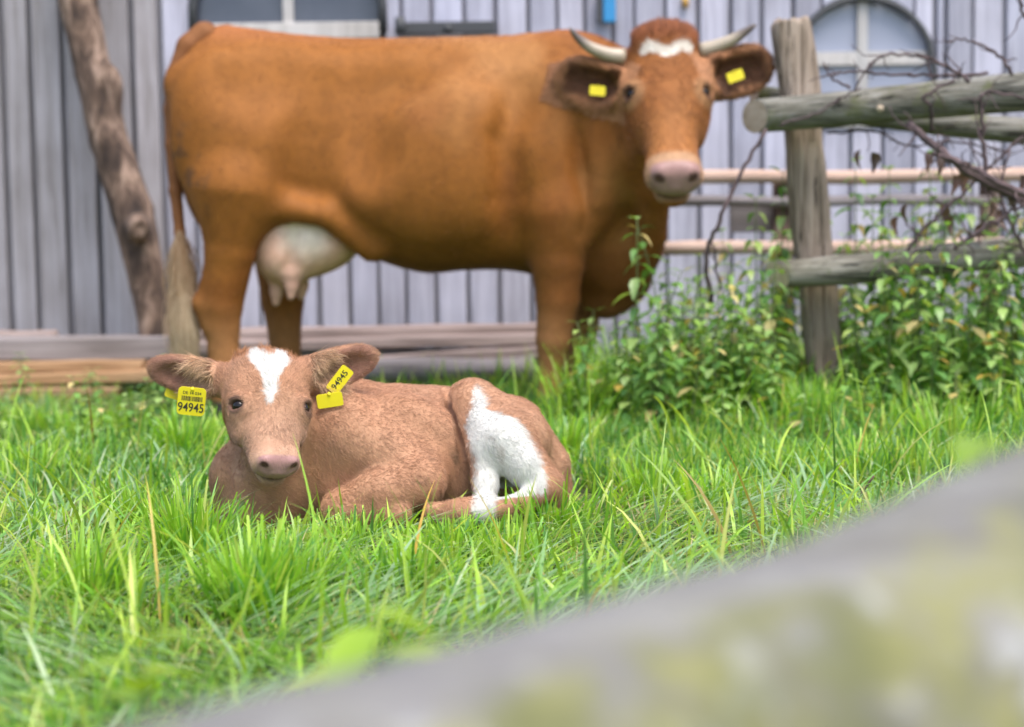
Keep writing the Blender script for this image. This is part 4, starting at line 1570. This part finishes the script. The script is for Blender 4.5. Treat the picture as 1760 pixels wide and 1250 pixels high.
def scatter(g, n, y0, y1, margin=.35, power=1.0):
    """points on the meadow in front of the barn, denser towards the lens"""
    u = g.random(n)
    Y = 1 / (1/y0 + (1/y1 - 1/y0)*u) if power else y0 + (y1 - y0)*u
    hw = Y*880/F_PX*1.06 + margin
    X = (g.random(n)*2 - 1)*hw
    return np.stack([X, Y], 1)


def to_px(xy, z=0):
    p = np.column_stack([xy, np.full(len(xy), z)]) - CAM
    d = p @ _f
    return W_PX/2 + (p @ _r)/d*F_PX, H_PX/2 - (p @ _u)/d*F_PX


def pal(g, n, cols, wts, jit=.18):
    cols = np.array(cols)
    i = g.choice(len(cols), n, p=np.array(wts)/sum(wts))
    return cols[i]*(1 + g.normal(0, jit, n))[:, None]


def build_grass():
    g = np.random.default_rng(11)
    parts = []

    def put(xy, length, width, lean, bend, c0, c1, nseg=5, blunt=None, az=None, clear=.15, tall_ok=True):
        d = calf_dist(xy)
        keep = d > clear
        xy, length, width, lean, bend, c0, c1 = (a[keep] for a in (xy, length, width, lean, bend, c0, c1))
        if blunt is not None: blunt = blunt[keep]
        az = g.random(len(xy))*2*np.pi if az is None else az[keep]
        # keep it low right in front of the calf
        px, py = to_px(xy)
        fr_ = sstep(330, 400, px)*sstep(1010, 950, px)*sstep(2.95, 3.2, xy[:, 1])*(xy[:, 1] < 3.9)
        hgt = length*np.cos(np.clip(lean, 0, 1.5))
        cap_ = .105 + .045*g.random(len(xy))
        s = np.where(hgt > cap_, cap_/np.maximum(hgt, 1e-3), 1)
        length = length*(1 - fr_ + fr_*s)
        length = length*np.where((xy[:, 1] > 4.9) & (px < 430), .5, 1)
        root = np.column_stack([xy, ground_z(xy[:, 0], xy[:, 1]) - .004])
        tw = g.normal(0, .6, len(xy))
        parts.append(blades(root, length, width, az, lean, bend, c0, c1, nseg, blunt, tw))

    GREEN = [(.24, .41, .04), (.31, .48, .05), (.155, .33, .04), (.40, .53, .08), (.13, .29, .08), (.44, .47, .14)]
    GW = [3, 3, 2, 2.4, 2, 1.3]
    BLUE = [(.19, .33, .13), (.26, .39, .22), (.14, .30, .07), (.36, .45, .29), (.24, .42, .06)]
    BW = [3.5, 2.5, 3, 1.4, 2.5]
    STRAW = [(.46, .38, .20), (.38, .29, .13), (.52, .46, .28), (.30, .30, .14)]
    SW = [2, 2, 1, 2]
    fb = lambda xy, s, sd: fbm(np.column_stack([xy, 0*xy[:, 0]]), s, sd, 2)

    # 1 upright aftergrowth, cut tips
    n = 54000
    xy = scatter(g, n, 1.5, 7.2)
    dens = sstep(-.55, .35, fb(xy, 2.6, 1))
    xy = xy[g.random(n) < .25 + .75*dens]
    n = len(xy)
    L = (.03 + .055*g.random(n))*(1 + .5*fb(xy, 1.7, 5))*np.where(xy[:, 1] > 4.0, 1.3, .85)*np.where(xy[:, 1] > 5.9, .6, 1)
    c = pal(g, n, GREEN, GW)
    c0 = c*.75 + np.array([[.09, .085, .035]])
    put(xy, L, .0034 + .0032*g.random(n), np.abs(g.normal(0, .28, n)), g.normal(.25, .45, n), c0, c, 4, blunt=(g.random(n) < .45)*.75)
    # 2 long blades lying and arching
    n = 54000
    xy = scatter(g, n, 1.5, 7.0)
    xy = xy[g.random(n) < .35 + .65*sstep(-.3, .4, fb(xy, 1.9, 31))]
    n = len(xy)
    L = .11 + .16*g.random(n)
    c = pal(g, n, BLUE, BW)
    swirl = fb(xy, 1.3, 77)*5 + g.normal(0, .7, n)
    L = L*np.where(xy[:, 1] > 5.9, .6, 1)
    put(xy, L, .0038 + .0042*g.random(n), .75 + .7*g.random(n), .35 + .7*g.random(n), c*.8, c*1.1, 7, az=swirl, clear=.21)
    # 3 tufts
    tufts = [(440, 1085, .17, 260, .055), (330, 985, .16, 200, .06), (150, 1060, .15, 150, .06), (700, 1040, .12, 160, .05), (520, 1050, .13, 150, .05), (880, 985, .11, 120, .06), (250, 900, .13, 150, .07),
             (60, 830, .14, 120, .08), (320, 800, .16, 260, .06), (1010, 745, .26, 120, .07), (1085, 730, .30, 150, .08), (1170, 725, .27, 130, .08), (1260, 750, .18, 110, .1), (1390, 770, .16, 110, .1),
             (1540, 740, .2, 100, .1), (1620, 800, .17, 100, .1), (1000, 860, .15, 160, .08), (1110, 880, .12, 160, .09), (1230, 890, .11, 130, .08), (970, 800, .16, 120, .05), (140, 740, .2, 140, .1),
             (40, 735, .2, 140, .1), (230, 745, .2, 120, .1), (1650, 720, .2, 120, .1), (1330, 840, .11, 120, .09), (780, 960, .09, 150, .06), (600, 955, .09, 150, .07), (1480, 850, .12, 120, .09),
             (860, 900, .10, 140, .05), (950, 925, .12, 120, .06)]
    for i, (px, py, h, k, sp) in enumerate(tufts):
        Y = F_PX*CAM_H/(py - 381 + .0)
        x0 = P(px, py, Y)[0]
        xy = np.array([x0, Y]) + g.normal(0, sp*.55, (k, 2))
        L = h*(.6 + .6*g.random(k))
        c = pal(g, k, GREEN, [3, 4, 1.5, 2, 1, .5], .14)*np.array([[.92, 1.03, .9]])
        az = np.arctan2(xy[:, 1] - Y, xy[:, 0] - x0) + g.normal(0, .7, k)
        put(xy, L, .004 + .0035*g.random(k), .05 + .25*np.abs(g.normal(0, 1, k)), np.abs(g.normal(.3, .45, k)), c*.7, c, 6, blunt=(g.random(k) < .35)*.6, az=az, clear=.19)
    # 4 straw and cut stalks on the soil
    n = 16000
    xy = scatter(g, n, 1.5, 6.6)
    xy = xy[g.random(n) < .3 + .7*sstep(-.2, .5, fb(xy, 2.3, 55))]
    n = len(xy)
    c = pal(g, n, STRAW, SW)
    put(xy, .05 + .10*g.random(n), .0025 + .0025*g.random(n), .8 + .45*g.random(n), g.normal(.1, .3, n), c, c*.9, 3)
    # 5 sparse tall blades, some turned ochre
    n = 500
    xy = scatter(g, n, 2.3, 6.6)
    L = .16 + .16*g.random(n)
    och = g.random(n) < .05
    c = np.where(och[:, None], pal(g, n, [(.42, .26, .05), (.46, .33, .09)], [1, 1]), pal(g, n, GREEN, GW))
    put(xy, L, .004 + .004*g.random(n), .1 + .3*g.random(n), .3 + 1.2*g.random(n), c*.85, c, 7, clear=.25)
    # 6 fresh green carpet behind
    n = 16000
    xy = scatter(g, n, 4.0, 7.3, .6, 0)
    c = pal(g, n, [(.08, .22, .04), (.11, .28, .045), (.16, .33, .045)], [2, 2, 1])
    put(xy, (.06 + .08*g.random(n))*np.where(xy[:, 1] > 5.8, .5, 1), .005 + .004*g.random(n), np.abs(g.normal(0, .4, n)), g.normal(.5, .5, n), c*.8, c, 4)
    # 7 grass beside and beyond the view
    n = 9000
    xy = np.stack([g.uniform(-3.6, 3.6, n), g.uniform(.2, 7.3, n)], 1)
    c = pal(g, n, GREEN, GW)
    put(xy, .10 + .1*g.random(n), .005 + .004*g.random(n), np.abs(g.normal(0, .4, n)), g.normal(.6, .5, n), c*.8, c, 4)
    V, F, C = join(parts)
    me = raw_mesh('grass', V, F, M_GRASS)
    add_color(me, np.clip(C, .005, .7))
    o = link('grass', me)
    tag(o, 'bright green half mown grass with lying blades and straw', 'grass', kind='stuff')


build_grass()


# ---- nettles
def leaf_shape(L, W, droop, fold, g, nseg=6):
    ts = np.linspace(0, 1, nseg + 1)
    w = W*np.sin(np.pi*ts**.72)**.9
    w[0], w[-1] = W*.06, .0006
    x = L*ts
    z = -droop*L*ts**2
    V = []
    for i in range(nseg + 1):
        s = 1 + (.10 if i % 2 else -.06)
        V += [(x[i], -w[i]/2*s, z[i] + fold*w[i]/2), (x[i], 0, z[i]), (x[i], w[i]/2*s, z[i] + fold*w[i]/2)]
    F = []
    for i in range(nseg):
        a = i*3
        F += [(a, a+1, a+4, a+3), (a+1, a+2, a+5, a+4)]
    return np.array(V), np.array(F)


def rot(az, tilt):
    ca, sa, ct, st_ = math.cos(az), math.sin(az), math.cos(tilt), math.sin(tilt)
    Rz = np.array([[ca, -sa, 0], [sa, ca, 0], [0, 0, 1]])
    Ry = np.array([[ct, 0, st_], [0, 1, 0], [-st_, 0, ct]])
    return Rz @ Ry


LEAFC = [(.15, .29, .07), (.21, .36, .09), (.10, .22, .055), (.29, .41, .13)]
YELC = [(.36, .33, .07), (.44, .36, .16), (.40, .28, .06)]


def make_nettle(g, H, nodes, lsz, yel=.06):
    """returns (stem mesh, list of (leaf mesh))"""
    lean = g.normal(0, .10, 2)
    zs = np.linspace(0, 1, 8)
    path = np.stack([lean[0]*H*zs**2, lean[1]*H*zs**2, H*zs], 1)
    stem = MB().tube(path, np.linspace(.0035, .0015, 8), 5)
    leaves = []
    for k in range(nodes):
        t = .15 + .85*k/(nodes - 1)
        p = np.array([np.interp(t, zs, path[:, j]) for j in range(3)])
        for s in (0, 1):
            az = k*math.pi/2 + s*math.pi + g.normal(0, .25)
            sz = lsz*(1.05 - .55*t**2)*g.uniform(.8, 1.2)
            v, f = leaf_shape(sz, sz*.47, g.uniform(.15, .5), g.uniform(.15, .5), g)
            R = rot(az, g.uniform(.0, .65) if t < .95 else -.5)
            pet = np.array([math.cos(az), math.sin(az), .1])*sz*.22
            stem.tube([p, p + pet], [.0012, .0009], 4)
            v = v @ R.T + p + pet
            col = np.array(YELC[g.integers(3)] if g.random() < yel else LEAFC[g.integers(4)])*g.uniform(.8, 1.2)
            leaves.append((v, f, np.repeat(col[None], len(v), 0)))
    return stem, leaves


def build_nettles():
    g = np.random.default_rng(23)
    protos = []
    for i in range(6):
        H = .55
        stem, leaves = make_nettle(g, H, 13, .072, (.04, .05, .12, .06, .05, .25)[i])
        sm = stem.mesh('stem', M_STEM, True)
        lm = []
        for v, f, c in leaves:
            org = v[0]
            me = raw_mesh('leaf', v - org, f, M_LEAF)
            add_color(me, c)
            lm.append((org, me))
        V, F, C = join(leaves)
        fm = raw_mesh('foliage', V, F, M_LEAF)
        add_color(fm, C)
        protos.append((sm, lm, fm))
    spots = []
    # (px of the foot, depth, height in m, prototype)
    hand = [(1010, 5.25, .36), (985, 5.30, .30), (1045, 5.35, .40), (1095, 5.40, .66), (1120, 5.3, .50), (1150, 5.45, .62), (1180, 5.35, .46), (1215, 5.5, .48), (1240, 5.3, .40), (1270, 5.45, .52), (1300, 5.6, .66),
            (1325, 5.4, .55), (1345, 5.75, .72), (1290, 5.2, .34), (1180, 5.15, .30), (1230, 5.1, .28), (1340, 5.2, .34), (1080, 5.15, .28), (1130, 5.1, .26), (1385, 5.3, .24), (1440, 5.55, .70), (1470, 5.7, .74), (1500, 5.5, .62),
            (1530, 5.75, .72), (1560, 5.6, .60), (1600, 5.7, .76), (1640, 5.55, .66), (1680, 5.65, .72), (1720, 5.6, .72), (1750, 5.5, .66), (1480, 5.3, .36), (1530, 5.25, .34), (1580, 5.3, .40), (1640, 5.25, .36), (1690, 5.2, .42), (1745, 5.2, .50),
            (1450, 5.2, .22), (1600, 5.1, .26), (1710, 5.05, .30), (1340, 5.95, .60), (1410, 5.9, .66), (1260, 5.85, .55), (1200, 5.8, .5), (1150, 5.75, .5)]
    for px, Y, H in hand: spots.append((P(px, 640, Y)[0], Y, H, True))
    for i in range(150):
        px = g.uniform(1010, 1960)
        Y = g.uniform(5.1, 6.2)
        spots.append((P(px, 640, Y)[0], Y, g.uniform(.28, .62) if px > 1400 else g.uniform(.22, .45), False))
    spots = [s for s in spots if not (s[1] < 5.75 and abs(to_px(np.array([[s[0], s[1]]]))[0][0] - 1405) < 48 and s[2] > .2)]
    for i, (x, Y, H, single) in enumerate(spots):
        k = int(g.integers(5)) if i % 9 else 5
        sm, lm, fm = protos[k]
        z = float(ground_z(np.array([x]), np.array([Y]))[0]) - .01
        r = empty('nettle', (x, Y, z), g.uniform(0, 6.28))
        s = H/.55
        sw = .75 + .25*s
        r.scale = (sw, sw, s)
        xp = P(1410, 600, 5.65)[0]
        yl = ' with yellowing leaves' if k == 5 else ''
        if x < xp - .45: lab, grp = 'before the chest and legs of the cow', 'nettles before the cow'
        elif x < xp + .05: lab, grp = 'beside the split fence post', 'nettles beside the fence post'
        elif Y < 5.45: lab, grp = 'before the lower rail of the fence', 'nettles before the lower rail'
        else: lab, grp = 'behind the lower rail of the fence', 'nettles behind the lower rail'
        tag(r, 'leafy green nettle' + yl + ' growing ' + lab, 'nettle', grp + yl)
        link('stem', sm, r)
        if single:
            for org, me in lm:
                link('leaf', me, r).location = org
        else:
            link('foliage', fm, r)['kind'] = 'stuff'
    # low leafy weeds at the left behind the calf
    for i in range(26):
        px = (g.uniform(150, 330) if i < 10 else g.uniform(-60, 330)) if i < 18 else g.uniform(1050, 1700)
        Y = g.uniform(4.9, 6.4) if i < 18 else g.uniform(4.75, 5.1)
        x = P(px, 640, Y)[0]
        sm, lm, fm = protos[int(g.integers(5))]
        r = empty('low_weed', (x, Y, -.01 + float(ground_z(np.array([x]), np.array([Y]))[0])), g.uniform(0, 6.28))
        r.scale = (.8, .8, g.uniform(.25, .42))
        tag(r, 'low leafy weed growing in the grass ' + ('before the ochre boards' if i < 18 else 'before the nettle thicket'), 'weed', 'weeds before the ochre boards' if i < 18 else 'weeds before the nettles')
        link('stem', sm, r)
        link('foliage', fm, r)['kind'] = 'stuff'


build_nettles()


# ---- dead brambles over the fence
def build_brambles():
    g = np.random.default_rng(5)

    def bramble(px, rad, Y, label, twigs=6, tl=.10):
        px = np.array(px, float)
        n = 5*len(px)
        t0 = np.linspace(0, 1, len(px))
        q = np.array([P(x, y, Y + dy) for x, y, dy in px])
        qq = np.stack([catmull(t0, q[:, j], n)[1] for j in range(3)], 1) + g.normal(0, .003, (n, 3))
        rr = np.linspace(rad[0], rad[1], n)
        base = qq[0].copy()
        root = empty('bramble_branch', base)
        tag(root, label, 'branch')
        MB().tube(qq - base, rr, 6).build('stem', M_TWIG, root, True)
        for k in range(twigs):
            i = int(g.integers(2, n - 1))
            d = nrm(qq[min(i + 1, n - 1)] - qq[i - 1])*.6 + g.normal(0, .6, 3)*[1, .5, 1]
            L = tl*g.uniform(.5, 1.3)
            pts = [qq[i] - base]
            for s in range(4):
                pts.append(pts[-1] + nrm(d)*L/4)
                d = d + g.normal(0, .35, 3) + [0, 0, -.05]
            MB().tube(pts, np.linspace(min(rr[i]*.6, .004), .0012, 5), 5).build('twig', M_TWIG, root, True)
    bramble([(1900, 440, 0), (1760, 345, 0), (1690, 310, 0), (1620, 262, 0), (1560, 212, .05)], (.020, .012), 5.28, 'thick dark dead branch slanting down under the upper rail', 9, .16)
    bramble([(1860, 380, 0), (1740, 325, 0), (1660, 285, 0), (1600, 262, 0)], (.015, .007), 5.22, 'dark dead branch running along the thick slanting one', 6, .14)
    bramble([(1222, 520, .1), (1214, 440, .05), (1236, 380, 0), (1272, 300, 0), (1318, 222, 0)], (.008, .006), 5.42, 'bare twig leaning on the sawn end of the upper rail', 2, .06)
    bramble([(1238, 500, .1), (1230, 440, .05), (1222, 405, .02)], (.005, .003), 5.44, 'short forked twig beside the bare twig below the rail end', 1, .05)
    bramble([(1700, 128, 0), (1600, 130, 0), (1530, 128, 0), (1460, 122, 0), (1410, 134, 0)], (.006, .003), 5.30, 'thin reddish twig lying just above the upper rail', 9, .09)
    bramble([(1670, 140, 0), (1620, 112, 0), (1580, 98, 0), (1520, 95, 0), (1490, 118, 0), (1470, 155, 0)], (.006, .003), 5.28, 'arching twig above the upper rail before the arched window', 8, .09)
    bramble([(1740, 128, 0), (1715, 95, 0), (1680, 75, 0), (1650, 66, 0), (1630, 74, 0)], (.006, .0025), 5.30, 'arching twig at the board wall right of the window arch', 6, .07)
    bramble([(1790, 90, 0), (1770, 45, 0), (1752, 0, 0), (1745, -40, 0)], (.007, .003), 5.25, 'thorny upright twig before the plain boards', 9, .08)
    bramble([(1600, 225, 0), (1602, 190, -.06), (1590, 165, -.08), (1640, 138, -.08)], (.007, .004), 5.36, 'grey twig crooked across the face of the upper rail', 3, .07)
    bramble([(1700, 330, 0), (1690, 250, 0), (1688, 190, -.02), (1692, 158, -.03), (1770, 170, -.02)], (.008, .004), 5.30, 'brown twig hooked over the upper rail', 7, .12)
    bramble([(1420, 230, 0), (1500, 225, 0), (1560, 250, 0), (1640, 245, 0), (1740, 262, 0)], (.004, .003), 5.5, 'thin tangle of twigs hanging below the upper rail', 12, .10)
    bramble([(1560, 430, 0), (1600, 380, 0), (1650, 340, 0), (1700, 290, 0), (1760, 235, 0)], (.006, .004), 5.35, 'dark twig rising from the lower rail to the upper one', 12, .12)
    bramble([(1640, 430, 0), (1690, 390, 0), (1730, 370, 0), (1790, 330, 0)], (.008, .004), 5.25, 'brown twig resting on the lower rail', 10, .10)
    bramble([(1780, 470, 0), (1745, 400, 0), (1720, 330, 0), (1735, 260, 0)], (.007, .003), 5.35, 'dark bramble stem rising behind the lower rail', 12, .12)
    bramble([(1340, 215, 0), (1400, 195, 0), (1440, 172, 0), (1480, 150, -.02)], (.004, .003), 5.40, 'thin pale twig crossing the upper rail by the post', 2, .05)
    bramble([(1460, 150, 0), (1430, 135, 0), (1412, 105, 0)], (.005, .002), 5.38, 'short twig sticking up beside the post', 3, .05)
    # dry hanging leaves are part of nothing else: small curled ones on the twigs
    k = 0
    dl = leaf_mat('dry_leaf', trans=.2)
    for px, py, Y in [(1590, 262, 5.45), (1610, 268, 5.4), (1640, 300, 5.4), (1655, 296, 5.38), (1560, 352, 5.4), (1545, 372, 5.42), (1625, 350, 5.4), (1700, 345, 5.35), (1720, 360, 5.3), (1745, 330, 5.3), (1755, 300, 5.28), (1640, 372, 5.4), (1690, 385, 5.4), (1480, 258, 5.46), (1500, 262, 5.46)]:
        v, f = leaf_shape(.06, .035, .6, .8, g)
        v = v @ rot(g.uniform(0, 6.28), g.uniform(.9, 1.5)).T
        me = raw_mesh('dry_leaf', v, f, dl)
        add_color(me, np.repeat(np.array([[.10, .055, .04]])*g.uniform(.7, 1.4), len(v), 0))
        o = link('dry_leaf', me)
        o.location = P(px, py, Y)
        tag(o, 'shrivelled brown leaf hanging in the dead brambles by the fence', 'leaf', 'dry leaves in the brambles')


build_brambles()


# ---- blurred sprigs close to the lens, dry stalks in the grass
def build_small():
    g = np.random.default_rng(9)
    for (px, py, Y, n, lsz, lab) in ((640, 1055, 1.42, 9, .085, 'yellow green leafy sprig close to the lens before the mown grass'), (1690, 755, 1.35, 8, .07, 'yellow green leafy sprig rising behind the lichen covered rail'),
                                     (235, 1110, 1.55, 6, .07, 'pale green leafy sprig in the grass near the lower end of the rail')):
        top = P(px, py, Y)
        base = np.array([top[0] + .02, Y + .02, 0])
        r = empty('leafy_sprig', base)
        tag(r, lab, 'sprig')
        pts = [np.zeros(3), (top - base)*[.3, .3, .5], (top - base)]
        MB().tube(pts, [.003, .0025, .0015], 6).build('stem', M_STEM, r, True)
        for k in range(n):
            t = .72 + .28*k/(n - 1)
            p = (top - base)*[t, t, t]
            v, f = leaf_shape(lsz, lsz*.5, g.uniform(.0, .4), .3, g)
            v = v @ rot(k*2.4, g.uniform(-.5, .3)).T
            me = raw_mesh('leaf', v, f, M_LEAF)
            add_color(me, np.repeat(np.array([[.26, .38, .03]])*g.uniform(.85, 1.15), len(v), 0))
            link('leaf', me, r).location = p
    straw = simple_mat('straw', (.55, .40, .22), .7)
    straw2 = simple_mat('dark_stalk', (.16, .10, .07), .8)
    for pts, rad, m, lab, nm in (([(350, 1100, 2.72, .02), (382, 1092, 2.76, .05), (440, 1130, 2.68, .035), (500, 1167, 2.56, .01)], .0028, straw, 'bent pale straw stalk lying on the grass before the tuft', 'straw_stalk'),
                                 ([(1458, 885, 3.75, 0), (1480, 850, 3.72, 0), (1502, 818, 3.70, 0)], .0025, straw2, 'thin brown stalk standing in the grass beyond the rail', 'dry_stalk'),
                                 ([(640, 925, 3.3, 0), (652, 950, 3.28, 0), (655, 985, 3.2, 0)], .0015, straw2, 'dark bent stalk in the mown grass', 'dry_stalk'),
                                 ([(1280, 940, 3.4, 0), (1292, 905, 3.4, 0), (1300, 885, 3.4, 0)], .0018, straw2, 'short brown stalk in the grass right of the calf', 'dry_stalk')):
        q = np.array([P(x, y, Y) for x, y, Y, z in pts])
        t0 = np.linspace(0, 1, len(q))
        o = MB().tube(np.stack([np.interp(np.linspace(0, 1, 10), t0, q[:, j]) for j in range(3)], 1) - q[0], rad, 6).build(nm, m, None, True)
        o.location = q[0]
        tag(o, lab, 'stalk')


build_small()
